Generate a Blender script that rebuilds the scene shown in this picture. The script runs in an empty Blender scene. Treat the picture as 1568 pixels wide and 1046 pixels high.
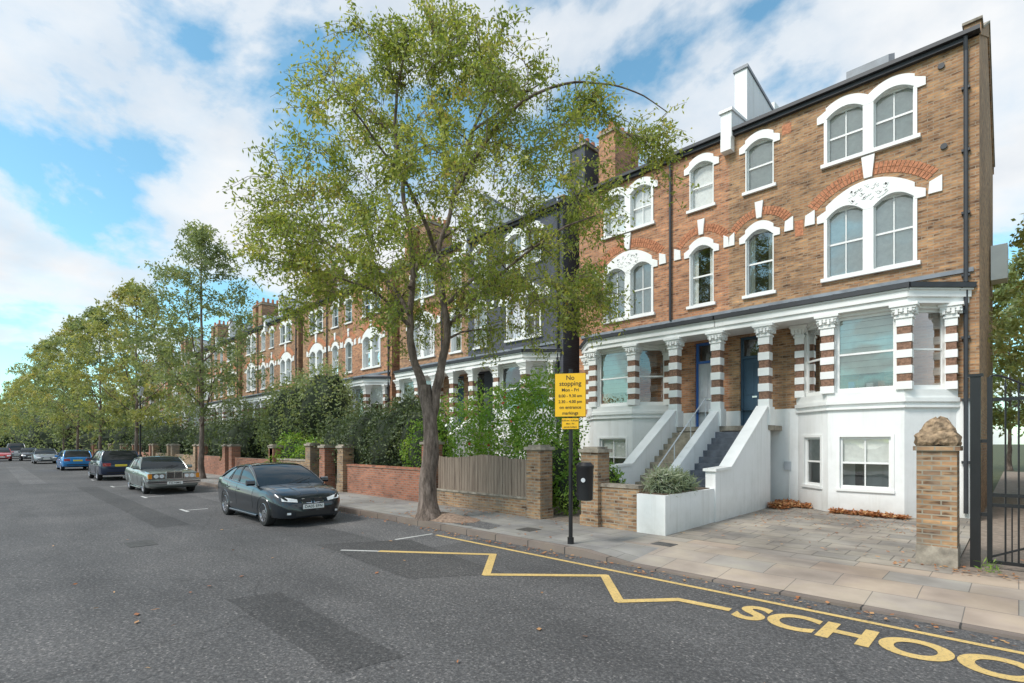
import bpy, bmesh, math, random
import numpy as np
from mathutils import Vector, Matrix, noise
random.seed(7); np.random.seed(7)
R=random.random
scene=bpy.context.scene
# ------------------------------------------------------------------ materials
def newmat(name):
    m=bpy.data.materials.new(name); m.use_nodes=True
    nt=m.node_tree; nt.nodes.clear()
    o=nt.nodes.new('ShaderNodeOutputMaterial'); b=nt.nodes.new('ShaderNodeBsdfPrincipled')
    nt.links.new(b.outputs[0],o.inputs[0]); return m,nt,b,o
def N(nt,t,**k):
    n=nt.nodes.new(t)
    for a,v in k.items(): setattr(n,a,v)
    return n
def objco(nt):
    return N(nt,'ShaderNodeTexCoord').outputs['Object']
def noise_n(nt,co,scale,detail=4,rough=.6):
    n=N(nt,'ShaderNodeTexNoise'); n.inputs['Scale'].default_value=scale; n.inputs['Detail'].default_value=detail
    n.inputs['Roughness'].default_value=rough; nt.links.new(co,n.inputs['Vector']); return n.outputs[0]
def ramp(nt,f,stops):
    r=N(nt,'ShaderNodeValToRGB'); e=r.color_ramp.elements
    while len(e)<len(stops): e.new(.5)
    for i,(p,c) in enumerate(stops):
        e[i].position=p; e[i].color=(*c,1) if len(c)==3 else c
    nt.links.new(f,r.inputs[0]); return r.outputs[0]
def mix(nt,f,a,b,mode='MIX'):
    m=N(nt,'ShaderNodeMix',data_type='RGBA',blend_type=mode)
    for s,v in ((m.inputs[0],f),(m.inputs[6],a),(m.inputs[7],b)):
        if hasattr(v,'node'): nt.links.new(v,s)
        elif isinstance(v,(int,float)): s.default_value=v
        else: s.default_value=(*v,1)
    return m.outputs[2]
def bump(nt,b,h,st=.3,d=.01):
    n=N(nt,'ShaderNodeBump'); n.inputs['Strength'].default_value=st; n.inputs['Distance'].default_value=d
    nt.links.new(h,n.inputs['Height']); nt.links.new(n.outputs[0],b.inputs['Normal'])
def simple(name,col,rough=.6,var=.25,scale=3,metal=0,bst=0,bscale=40,coat=0):
    m,nt,b,o=newmat(name); co=objco(nt)
    if var>0:
        f=noise_n(nt,co,scale,6)
        c=ramp(nt,f,[(.3,tuple(x*(1-var) for x in col)),(.7,tuple(min(1,x*(1+var)) for x in col))])
        nt.links.new(c,b.inputs['Base Color'])
    else: b.inputs['Base Color'].default_value=(*col,1)
    b.inputs['Roughness'].default_value=rough; b.inputs['Metallic'].default_value=metal
    b.inputs['Coat Weight'].default_value=coat; b.inputs['Coat Roughness'].default_value=.04
    if bst: bump(nt,b,noise_n(nt,co,bscale,5),bst,.01)
    return m
def wallco(nt):
    s=N(nt,'ShaderNodeSeparateXYZ'); nt.links.new(objco(nt),s.inputs[0])
    a=N(nt,'ShaderNodeMath',operation='ADD'); nt.links.new(s.outputs[0],a.inputs[0]); nt.links.new(s.outputs[1],a.inputs[1])
    c=N(nt,'ShaderNodeCombineXYZ'); nt.links.new(a.outputs[0],c.inputs[0]); nt.links.new(s.outputs[2],c.inputs[1]); return c.outputs[0]
def brick(name,c1,c2,mort,bw=.225,rh=.075,ms=.008,stain=.35,extra=None,flat=False,offset=.5,rough=.9,var=1.0):
    m,nt,b,o=newmat(name)
    co=objco(nt) if flat else wallco(nt)
    t=N(nt,'ShaderNodeTexBrick'); nt.links.new(co,t.inputs['Vector'])
    t.offset=offset
    t.inputs['Color1'].default_value=(*c1,1); t.inputs['Color2'].default_value=(*c2,1); t.inputs['Mortar'].default_value=(*mort,1)
    t.inputs['Scale'].default_value=1; t.inputs['Mortar Size'].default_value=ms; t.inputs['Brick Width'].default_value=bw
    t.inputs['Row Height'].default_value=rh; t.inputs['Mortar Smooth'].default_value=.2; t.inputs['Bias'].default_value=-.1
    c=t.outputs[0]
    mp=N(nt,'ShaderNodeMapping'); mp.inputs['Scale'].default_value=(1/bw*.8,1/rh*.8,1); nt.links.new(co,mp.inputs[0])
    nn=noise_n(nt,mp.outputs[0],1.0,2)
    lo=(.34,.31,.31); hi=(1.5,1.42,1.3)
    if flat: lo=(.78,.78,.78); hi=(1.15,1.14,1.12)
    v_=mix(nt,var,(1,1,1),ramp(nt,nn,[(.32,lo),(.47,(1,1,1)),(.56,(1.05,1.05,1.0)),(.72,hi)]))
    # keep the mortar lines out of the per-brick variation
    v_=mix(nt,t.outputs['Fac'],v_,(1,1,1))
    c=mix(nt,1,c,v_,'MULTIPLY')
    if not flat:
        mp2=N(nt,'ShaderNodeMapping'); mp2.inputs['Scale'].default_value=(1/bw*.25,1/rh*.3,1); mp2.inputs['Location'].default_value=(7,3,0); nt.links.new(co,mp2.inputs[0])
        c=mix(nt,.6*var,c,ramp(nt,noise_n(nt,mp2.outputs[0],1,3),[(.35,(.62,.6,.6)),(.5,(1,1,1)),(.68,(1.3,1.22,1.12))]),'MULTIPLY')
    big=noise_n(nt,objco(nt),.5,6)
    c=mix(nt,stain,c,ramp(nt,big,[(.35,(.45,.42,.4)),(.6,(1.1,1.08,1.05))]),'MULTIPLY')
    if extra:
        f=ramp(nt,noise_n(nt,objco(nt),extra[1],4),[(.5,(0,0,0)),(.65,(.7,.7,.7))])
        c=mix(nt,f,c,extra[0])
    nt.links.new(c,b.inputs['Base Color']); b.inputs['Roughness'].default_value=rough
    bump(nt,b,mix(nt,.5,nn,c),.4,.006)
    return m
M={}
M['stock']=brick('brick_stock',(.42,.245,.13),(.29,.155,.085),(.34,.28,.21),stain=.4)
M['stock2']=brick('brick_orange',(.50,.245,.13),(.36,.16,.09),(.36,.28,.21),stain=.35)
M['stock3']=brick('brick_old',(.42,.235,.13),(.29,.15,.09),(.32,.26,.2),stain=.4)
M['greywall']=brick('brick_painted_grey',(.085,.093,.115),(.095,.103,.128),(.065,.07,.088),stain=.2,var=.3)
M['gwall']=brick('brick_garden',(.40,.25,.14),(.25,.145,.09),(.32,.29,.23),ms=.011,stain=.6,extra=((.17,.155,.13),1.3))
M['rwall']=brick('brick_red_garden',(.38,.15,.09),(.28,.11,.07),(.26,.21,.17),ms=.010,stain=.5,var=.7)
M['redbrick']=simple('brick_red_arch',(.46,.19,.10),.9,.45,14)
M['bandbrick']=simple('brick_dark_band',(.24,.135,.09),.85,.5,18,bst=.4)
M['white']=simple('paint_white',(.82,.82,.80),.5,.05,2.5,bst=.12,bscale=12)
m,nt,b,o=newmat('stucco_white'); M['stucco']=m
co=objco(nt); f=noise_n(nt,co,1.1,8,.7)
c=ramp(nt,f,[(.25,(.73,.73,.715)),(.5,(.82,.82,.81)),(.8,(.85,.85,.845))])
s=N(nt,'ShaderNodeSeparateXYZ'); nt.links.new(co,s.inputs[0])
mr=N(nt,'ShaderNodeMapRange'); mr.inputs[1].default_value=.15; mr.inputs[2].default_value=.75; mr.inputs[3].default_value=1; mr.inputs[4].default_value=0; nt.links.new(s.outputs[2],mr.inputs[0])
ml=N(nt,'ShaderNodeMath',operation='MULTIPLY'); nt.links.new(mr.outputs[0],ml.inputs[0]); nt.links.new(noise_n(nt,co,3,6),ml.inputs[1])
c=mix(nt,ml.outputs[0],c,(.42,.41,.37))
mp=N(nt,'ShaderNodeMapping'); mp.inputs['Scale'].default_value=(5,5,.35); nt.links.new(co,mp.inputs[0])
c=mix(nt,.5,c,ramp(nt,noise_n(nt,mp.outputs[0],1,6),[(.3,(.78,.77,.74)),(.48,(1,1,1))]),'MULTIPLY')
nt.links.new(c,b.inputs['Base Color']); b.inputs['Roughness'].default_value=.7
bump(nt,b,noise_n(nt,co,30,4),.12,.01)
M['slate']=simple('slate',(.09,.095,.11),.6,.3,6,bst=.3)
M['lead']=simple('lead',(.2,.22,.25),.45,.25,3)
M['black']=simple('paint_black',(.012,.012,.014),.35,.2,5)
M['gutter']=simple('gutter_black',(.03,.032,.038),.5,.2,5)
M['navy']=simple('paint_navy',(.035,.08,.13),.35,.1,5)
M['blue']=simple('paint_blue',(.04,.14,.45),.4,.1,5)
M['palegrey']=simple('paint_pale',(.5,.52,.55),.4,.1,5)
M['stoneStep']=simple('stone_steps',(.3,.26,.2),.85,.4,6,bst=.4)
M['greyStep']=simple('slate_steps',(.12,.13,.155),.7,.3,6,bst=.3)
M['stone']=simple('stone_weathered',(.3,.26,.21),.9,.5,5,bst=.6)
M['lichen']=simple('stone_lichen',(.27,.19,.12),.95,.75,11,bst=1,bscale=25)
M['curtain']=simple('curtain',(.88,.87,.84),.9,.1,9)
M['blind']=simple('blind',(.76,.79,.70),.9,.1,4)
M['inside']=simple('interior',(.15,.14,.13),.9,.7,1.5)
M['chrome']=simple('chrome',(.7,.7,.72),.15,0,metal=1)
M['iron']=simple('iron_cover',(.09,.085,.08),.6,.4,12,metal=.3,bst=.5)
M['flower']=simple('flower_red',(.6,.05,.03),.6,0)
m,nt,b,o=newmat('window_glass'); M['glass']=m
tr=N(nt,'ShaderNodeBsdfTransparent'); tr.inputs[0].default_value=(.9,.92,.91,1)
gl=N(nt,'ShaderNodeBsdfGlossy'); gl.inputs['Roughness'].default_value=.02
bp=N(nt,'ShaderNodeBump'); bp.inputs['Strength'].default_value=.06; bp.inputs['Distance'].default_value=.05
nt.links.new(noise_n(nt,objco(nt),1.5,1),bp.inputs['Height']); nt.links.new(bp.outputs[0],gl.inputs['Normal'])
fr=N(nt,'ShaderNodeFresnel'); fr.inputs[0].default_value=1.5
ad=N(nt,'ShaderNodeMath',operation='ADD'); ad.inputs[1].default_value=.16; nt.links.new(fr.outputs[0],ad.inputs[0])
mx=N(nt,'ShaderNodeMixShader'); nt.links.new(ad.outputs[0],mx.inputs[0]); nt.links.new(tr.outputs[0],mx.inputs[1]); nt.links.new(gl.outputs[0],mx.inputs[2])
nt.links.new(mx.outputs[0],o.inputs[0])
def asphalt(name,k):
    m,nt,b,o=newmat(name); co=objco(nt)
    f=noise_n(nt,co,26,5,.85); c=ramp(nt,f,[(.33,(.045*k,.0445*k,.047*k)),(.47,(.10*k,.098*k,.100*k)),(.56,(.135*k,.132*k,.131*k)),(.66,(.30*k,.288*k,.278*k))])
    vv=N(nt,'ShaderNodeTexVoronoi'); vv.inputs['Scale'].default_value=55; nt.links.new(co,vv.inputs['Vector'])
    sc=N(nt,'ShaderNodeSeparateColor'); nt.links.new(vv.outputs['Color'],sc.inputs[0])
    c=mix(nt,.75,c,ramp(nt,sc.outputs[0],[(0,(.55,.55,.55)),(.7,(1,1,1)),(.93,(1.2,1.2,1.2)),(1,(2.5,2.4,2.3))]),'MULTIPLY')
    c=mix(nt,.9,c,ramp(nt,noise_n(nt,co,.35,7,.65),[(.3,(.68,.68,.69)),(.5,(1,1,1)),(.7,(1.28,1.26,1.24))]),'MULTIPLY')
    mp=N(nt,'ShaderNodeMapping'); mp.inputs['Scale'].default_value=(.12,1.3,1); nt.links.new(co,mp.inputs[0])
    c=mix(nt,.7,c,ramp(nt,noise_n(nt,mp.outputs[0],1,4),[(.3,(.78,.78,.78)),(.7,(1.2,1.19,1.18))]),'MULTIPLY')
    v=N(nt,'ShaderNodeTexVoronoi'); v.feature='DISTANCE_TO_EDGE'; v.inputs['Scale'].default_value=.3
    dn=N(nt,'ShaderNodeMixRGB'); dn.inputs[0].default_value=.25; nt.links.new(co,dn.inputs[1])
    n2=N(nt,'ShaderNodeTexNoise'); n2.inputs['Scale'].default_value=1.7; n2.inputs['Detail'].default_value=6; nt.links.new(co,n2.inputs[0]); nt.links.new(n2.outputs['Color'],dn.inputs[2]); nt.links.new(dn.outputs[0],v.inputs['Vector'])
    ck=ramp(nt,v.outputs[0],[(0,(.4,.4,.4)),(.005,(1,1,1))]); c=mix(nt,.45,c,ck,'MULTIPLY')
    nt.links.new(c,b.inputs['Base Color']); b.inputs['Roughness'].default_value=.85; bump(nt,b,f,.6,.008); return m
M['asphalt']=asphalt('asphalt',.86); M['patch']=asphalt('asphalt_patch',.6); M['patch2']=asphalt('asphalt_old_patch',1.12)
M['pave']=brick('paving_slabs',(.26,.253,.245),(.32,.31,.30),(.14,.137,.13),bw=.75,rh=.6,ms=.006,flat=True,stain=.6)
M['pavepink']=brick('paving_crossover',(.42,.335,.27),(.335,.32,.295),(.19,.17,.15),bw=.9,rh=.62,ms=.006,flat=True,stain=.6)
M['kerb']=brick('kerb_granite',(.19,.155,.135),(.25,.205,.18),(.05,.047,.045),bw=.9,rh=.5,ms=.012,flat=True,stain=.5)
M['drive']=brick('drive_slabs',(.36,.32,.275),(.27,.255,.235),(.17,.155,.135),bw=.62,rh=.46,ms=.012,flat=True,stain=.8,offset=.37)
M['soil']=simple('soil',(.13,.09,.06),.95,.5,8,bst=.6)
M['mulch']=simple('tree_pit_mulch',(.27,.19,.14),.95,.5,14,bst=.9)
M['grass']=simple('ground_cover',(.07,.08,.035),.95,.5,3,bst=.6)
M['path']=simple('path_gravel',(.25,.2,.16),.95,.35,9,bst=.4)
def paintmat(name,col):
    m,nt,b,o=newmat(name); co=objco(nt)
    f=ramp(nt,noise_n(nt,co,28,6,.85),[(.36,(0,0,0)),(.47,(1,1,1))])
    c=mix(nt,f,(.17,.15,.12),ramp(nt,noise_n(nt,co,2,5),[(.3,tuple(x*.75 for x in col)),(.7,col)]))
    nt.links.new(c,b.inputs['Base Color']); b.inputs['Roughness'].default_value=.7; return m
M['yellow']=paintmat('road_paint_yellow',(.74,.52,.19)); M['wpaint']=paintmat('road_paint_white',(.62,.62,.6))
M['signyellow']=simple('sign_yellow',(.85,.48,.01),.4,.04,3)
m,nt,b,o=newmat('fence_wood'); M['wood']=m
co=wallco(nt); mp=N(nt,'ShaderNodeMapping'); mp.inputs['Scale'].default_value=(9,.7,1); nt.links.new(co,mp.inputs[0])
c=ramp(nt,noise_n(nt,mp.outputs[0],1,6),[(.3,(.15,.11,.085)),(.5,(.26,.20,.155)),(.75,(.36,.29,.23))]); nt.links.new(c,b.inputs['Base Color']); b.inputs['Roughness'].default_value=.9
m,nt,b,o=newmat('bark'); M['bark']=m
co=objco(nt); mp=N(nt,'ShaderNodeMapping'); mp.inputs['Scale'].default_value=(9,9,2.2); nt.links.new(co,mp.inputs[0])
f=noise_n(nt,mp.outputs[0],1,8,.75); c=ramp(nt,f,[(.32,(.045,.034,.028)),(.48,(.14,.105,.085)),(.64,(.29,.225,.19))]); nt.links.new(c,b.inputs['Base Color']); b.inputs['Roughness'].default_value=.95; bump(nt,b,f,1,.04)
def leafmat(name,stops,trans=.35):
    m,nt,b,o=newmat(name)
    a=N(nt,'ShaderNodeAttribute'); a.attribute_name='rnd'
    c=ramp(nt,a.outputs['Fac'],stops)
    nt.links.new(c,b.inputs['Base Color']); b.inputs['Roughness'].default_value=.5; b.inputs['Specular IOR Level'].default_value=.35
    t=N(nt,'ShaderNodeBsdfTranslucent'); c2=mix(nt,1,c,(1.3,1.3,.7),'MULTIPLY'); nt.links.new(c2,t.inputs[0])
    x=N(nt,'ShaderNodeMixShader'); x.inputs[0].default_value=trans
    nt.links.new(b.outputs[0],x.inputs[1]); nt.links.new(t.outputs[0],x.inputs[2]); nt.links.new(x.outputs[0],o.inputs[0]); return m
M['leafA']=leafmat('leaves_cherry',[(0,(.12,.17,.04)),(.35,(.25,.31,.075)),(.7,(.40,.42,.11)),(.9,(.55,.48,.15)),(1,(.52,.24,.11))],.48)
M['leafB']=leafmat('leaves_street',[(0,(.13,.17,.085)),(.5,(.24,.29,.14)),(.85,(.36,.40,.2)),(1,(.46,.42,.22))],.45)
M['leafY']=leafmat('leaves_yellowing',[(0,(.18,.21,.07)),(.5,(.33,.35,.13)),(.85,(.46,.42,.17)),(1,(.5,.32,.15))],.45)
M['leafD']=leafmat('leaves_dark',[(0,(.045,.065,.035)),(.5,(.09,.125,.06)),(1,(.2,.23,.11))],.3)
M['leafG']=leafmat('leaves_bright',[(0,(.09,.18,.03)),(.5,(.19,.34,.05)),(1,(.36,.44,.09))],.4)
M['leafP']=leafmat('leaves_lavender',[(0,(.17,.22,.14)),(.6,(.3,.35,.23)),(1,(.45,.42,.38))],.3)
M['leafO']=leafmat('leaves_fallen',[(0,(.28,.1,.04)),(.5,(.46,.19,.08)),(1,(.52,.32,.15))],.1)
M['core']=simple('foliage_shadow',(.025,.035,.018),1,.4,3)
# ------------------------------------------------------------------ mesh builder
class MB:
    def __init__(s): s.v=[];s.f=[];s.m=[];s.mats=[]
    def mi(s,k):
        if k not in s.mats: s.mats.append(k)
        return s.mats.index(k)
    def poly(s,pts,k):
        i=len(s.v); s.v+= [tuple(p) for p in pts]; s.f.append(tuple(range(i,i+len(pts)))); s.m.append(s.mi(k))
    def faces(s,pts,fs,k):
        i=len(s.v); s.v+=[tuple(p) for p in pts]; q=s.mi(k)
        for f in fs: s.f.append(tuple(i+a for a in f)); s.m.append(q)
    def prism(s,A,B,k):
        n=len(A); fs=[tuple(range(n)),tuple(range(2*n-1,n-1,-1))]+[(i,(i+1)%n,n+(i+1)%n,n+i) for i in range(n)]
        s.faces(list(A)+list(B),fs,k)
    def box(s,x0,x1,y0,y1,z0,z1,k):
        A=[(x0,y0,z0),(x1,y0,z0),(x1,y1,z0),(x0,y1,z0)]; B=[(a,b_,z1) for a,b_,_ in A]; s.prism(A,B,k)
    def fbox(s,F,a0,a1,n0,n1,z0,z1,k):
        A=[F(a0,n0,z0),F(a1,n0,z0),F(a1,n1,z0),F(a0,n1,z0)]; B=[(p[0],p[1],z1) for p in A]; s.prism(A,B,k)
    def fpoly(s,F,pts,n0,n1,k):
        s.prism([F(a,n0,z) for a,z in pts],[F(a,n1,z) for a,z in pts],k)
    def tube(s,pts,rad,k,sides=8,cap=True):
        P=[Vector(p) for p in pts]; n=len(P); rs=rad if hasattr(rad,'__len__') else [rad]*n
        rings=[]; ref=Vector((.31,.95,.1)).normalized()
        for i,p in enumerate(P):
            t=(P[min(i+1,n-1)]-P[max(i-1,0)])
            if t.length<1e-6: t=Vector((0,0,1))
            t.normalize(); a=t.cross(ref)
            if a.length<.05: a=t.cross(Vector((1,0,0)))
            a.normalize(); b=t.cross(a)
            rings+=[p+(a*math.cos(2*math.pi*j/sides)+b*math.sin(2*math.pi*j/sides))*rs[i] for j in range(sides)]
        fs=[(i*sides+j,i*sides+(j+1)%sides,(i+1)*sides+(j+1)%sides,(i+1)*sides+j) for i in range(n-1) for j in range(sides)]
        if cap: fs+=[tuple(range(sides)),tuple(range((n-1)*sides,n*sides))]
        s.faces(rings,fs,k)
    def loft(s,secs,k,caps=True):
        m=len(secs[0]); pts=[p for r in secs for p in r]
        fs=[(i*m+j,i*m+(j+1)%m,(i+1)*m+(j+1)%m,(i+1)*m+j) for i in range(len(secs)-1) for j in range(m)]
        if caps: fs+=[tuple(range(m)),tuple(range((len(secs)-1)*m,len(secs)*m))]
        s.faces(pts,fs,k)
    def obj(s,name,parent=None,smooth=False,recalc=True):
        if not s.v: return None
        me=bpy.data.meshes.new(name); me.from_pydata(s.v,[],s.f)
        for k in s.mats: me.materials.append(M[k])
        me.polygons.foreach_set('material_index',s.m)
        if recalc:
            b=bmesh.new(); b.from_mesh(me)
            if smooth: bmesh.ops.remove_doubles(b,verts=b.verts,dist=1e-5)
            bmesh.ops.recalc_face_normals(b,faces=b.faces); b.to_mesh(me); b.free()
        if smooth:
            me.polygons.foreach_set('use_smooth',[True]*len(me.polygons))
            try: me.set_sharp_from_angle(angle=math.radians(32))
            except Exception: pass
        o=bpy.data.objects.new(name,me); scene.collection.objects.link(o)
        if parent:
            o.parent=parent
        return o
def empty(name,loc=(0,0,0),rot=0):
    e=bpy.data.objects.new(name,None); e.location=loc; e.rotation_euler=(0,0,rot); e.empty_display_size=.5
    scene.collection.objects.link(e); return e
def frame(o,d,nrm):
    return lambda a,n,z:(o[0]+d[0]*a+nrm[0]*n, o[1]+d[1]*a+nrm[1]*n, z)
def segframe(p,q,toward):
    d=Vector((q[0]-p[0],q[1]-p[1])); L=d.length; d/=L; n=Vector((d[1],-d[0]))
    if n.dot(Vector(toward))<0: n=-n
    return frame(p,d,n),L
# ------------------------------------------------------------------ houses
def sash(P,F,a0,a1,z0,z1,n,bar=False,cur=None,fr=.055):
    J=P['window_frames']
    J.fbox(F,a0,a0+fr,n-.06,n,z0,z1,'white'); J.fbox(F,a1-fr,a1,n-.06,n,z0,z1,'white')
    J.fbox(F,a0+fr,a1-fr,n-.06,n-.002,z1-fr*1.2,z1,'white'); J.fbox(F,a0+fr,a1-fr,n-.06,n-.002,z0,z0+fr*1.5,'white')
    zm=(z0+z1)/2; J.fbox(F,a0+fr,a1-fr,n-.058,n-.008,zm-.025,zm+.025,'white')
    if bar:
        am=(a0+a1)/2; J.fbox(F,am-.013,am+.013,n-.05,n-.015,z0+fr,zm-.02,'white'); J.fbox(F,am-.013,am+.013,n-.05,n-.015,zm+.02,z1-fr,'white')
    P['window_glass'].poly([F(a0+fr,n-.035,z0+fr),F(a1-fr,n-.035,z0+fr),F(a1-fr,n-.035,z1-fr),F(a0+fr,n-.035,z1-fr)],'glass')
    C=P['curtains']
    P['interior'].poly([F(a0-.3,n-.9,z0-.2),F(a1+.3,n-.9,z0-.2),F(a1+.3,n-.9,z1+.2),F(a0-.3,n-.9,z1+.2)],'inside')
    q=n-.10
    if cur=='full': C.poly([F(a0,q,z0),F(a1,q,z0),F(a1,q,z1),F(a0,q,z1)],'curtain')
    elif cur=='blind':
        zb=z0+(z1-z0)*.24; m=9
        for i in range(m):
            q0=zb+(z1-zb)*i/m; q1=zb+(z1-zb)*(i+1)/m
            C.poly([F(a0,n-.08,q0),F(a1,n-.08,q0),F(a1,n-.11,q1),F(a0,n-.11,q1)],'blind')
    elif cur=='half': C.poly([F(a0,q,z0+(z1-z0)*.5),F(a1,q,z0+(z1-z0)*.5),F(a1,q,z1),F(a0,q,z1)],'curtain')
    elif cur=='sides':
        w=(a1-a0)*.26
        for s0,s1 in ((a0,a0+w),(a1-w,a1)):
            m=8
            for i in range(m):
                x0=s0+(s1-s0)*i/m; x1=s0+(s1-s0)*(i+1)/m; d0=.03*(i%2); d1=.03*((i+1)%2)
                C.poly([F(x0,q-d0,z0),F(x1,q-d1,z0),F(x1,q-d1,z1),F(x0,q-d0,z1)],'curtain')
def wall(W,F,a0,a1,z0,z1,holes,k,rev=.2,revk=None,n=0):
    A=sorted({a0,a1}|{h[0] for h in holes}|{h[1] for h in holes}); Z=sorted({z0,z1}|{h[2] for h in holes}|{h[3] for h in holes})
    for i in range(len(A)-1):
        for j in range(len(Z)-1):
            ca=(A[i]+A[i+1])/2; cz=(Z[j]+Z[j+1])/2
            if any(h[0]<ca<h[1] and h[2]<cz<h[3] for h in holes): continue
            W.poly([F(A[i],n,Z[j]),F(A[i+1],n,Z[j]),F(A[i+1],n,Z[j+1]),F(A[i],n,Z[j+1])],k)
    rk=revk or k
    for a,b,c,d in holes:
        W.poly([F(a,n,c),F(a,n-rev,c),F(a,n-rev,d),F(a,n,d)],rk); W.poly([F(b,n,c),F(b,n-rev,c),F(b,n-rev,d),F(b,n,d)],rk)
        W.poly([F(a,n,d),F(b,n,d),F(b,n-rev,d),F(a,n-rev,d)],rk); W.poly([F(a,n,c),F(b,n,c),F(b,n-rev,c),F(a,n-rev,c)],rk)
def ringband(T,F,fi,fo,a0,a1,n0,n1,k,m=14):
    for i in range(m):
        s0=a0+(a1-a0)*i/m; s1=a0+(a1-a0)*(i+1)/m
        T.fpoly(F,[(s0,fi(s0)),(s1,fi(s1)),(s1,fo(s1)),(s0,fo(s0))],n0,n1,k)
def hump(a,a0,a1): 
    t=(a-(a0+a1)/2)/((a1-a0)/2); return max(0,1-t*t)
def vouss(T,F,a0,a1,zs,rise,th,k,lod):
    hw=(a1-a0)/2; Rr=(hw*hw+rise*rise)/(2*rise); zc=zs+rise-Rr; am=math.asin(min(1,hw/Rr)); ac=(a0+a1)/2
    n=max(8,int(2*am*(Rr+th/2)/(.09 if lod==0 else .4))); g=.1 if lod==0 else 0
    rings=((0,.48),(.52,1)) if lod==0 else ((0,1),)
    for q0,q1 in rings:
        for i in range(n):
            t0=-am+2*am*(i+g)/n; t1=-am+2*am*(i+1-g)/n; r0=Rr+th*q0; r1=Rr+th*q1
            T.fpoly(F,[(ac+r0*math.sin(t0),zc+r0*math.cos(t0)),(ac+r0*math.sin(t1),zc+r0*math.cos(t1)),(ac+r1*math.sin(t1),zc+r1*math.cos(t1)),(ac+r1*math.sin(t0),zc+r1*math.cos(t0))],-.01,.012+.004*R(),k)
def column(P,F,a,n,z0,z1,w=.15,lod=0):
    T=P['columns']; nb=9; zc=z1-.34
    for i in range(nb):
        q0=z0+(zc-z0)*i/nb; q1=z0+(zc-z0)*(i+1)/nb
        if i%2==0: T.fbox(F,a-w,a+w,n-w,n+w,q0+.0,q1,'white')
        else: T.fbox(F,a-w+.02,a+w-.02,n-w+.02,n+w-.02,q0,q1,'bandbrick')
    T.fbox(F,a-w-.03,a+w+.03,n-w-.03,n+w+.03,zc,zc+.05,'white')
    for i in range(4):
        e=.0+.028*i; T.fbox(F,a-w-e,a+w+e,n-w-e,n+w+e,zc+.05+.055*i,zc+.105+.055*i,'white')
    T.fbox(F,a-w-.12,a+w+.12,n-w-.12,n+w+.12,zc+.27,z1,'white')
    if lod==0:
        for j in range(4):
            for s in (-1,1):
                for (da,dn) in ((s*(w+.06),(j-1.5)*.09),((j-1.5)*.09,s*(w+.06))):
                    T.fbox(F,a+da-.03,a+da+.03,n+dn-.03,n+dn+.03,zc+.09+.05*(j%2),zc+.21+.03*(j%2),'white')
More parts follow.
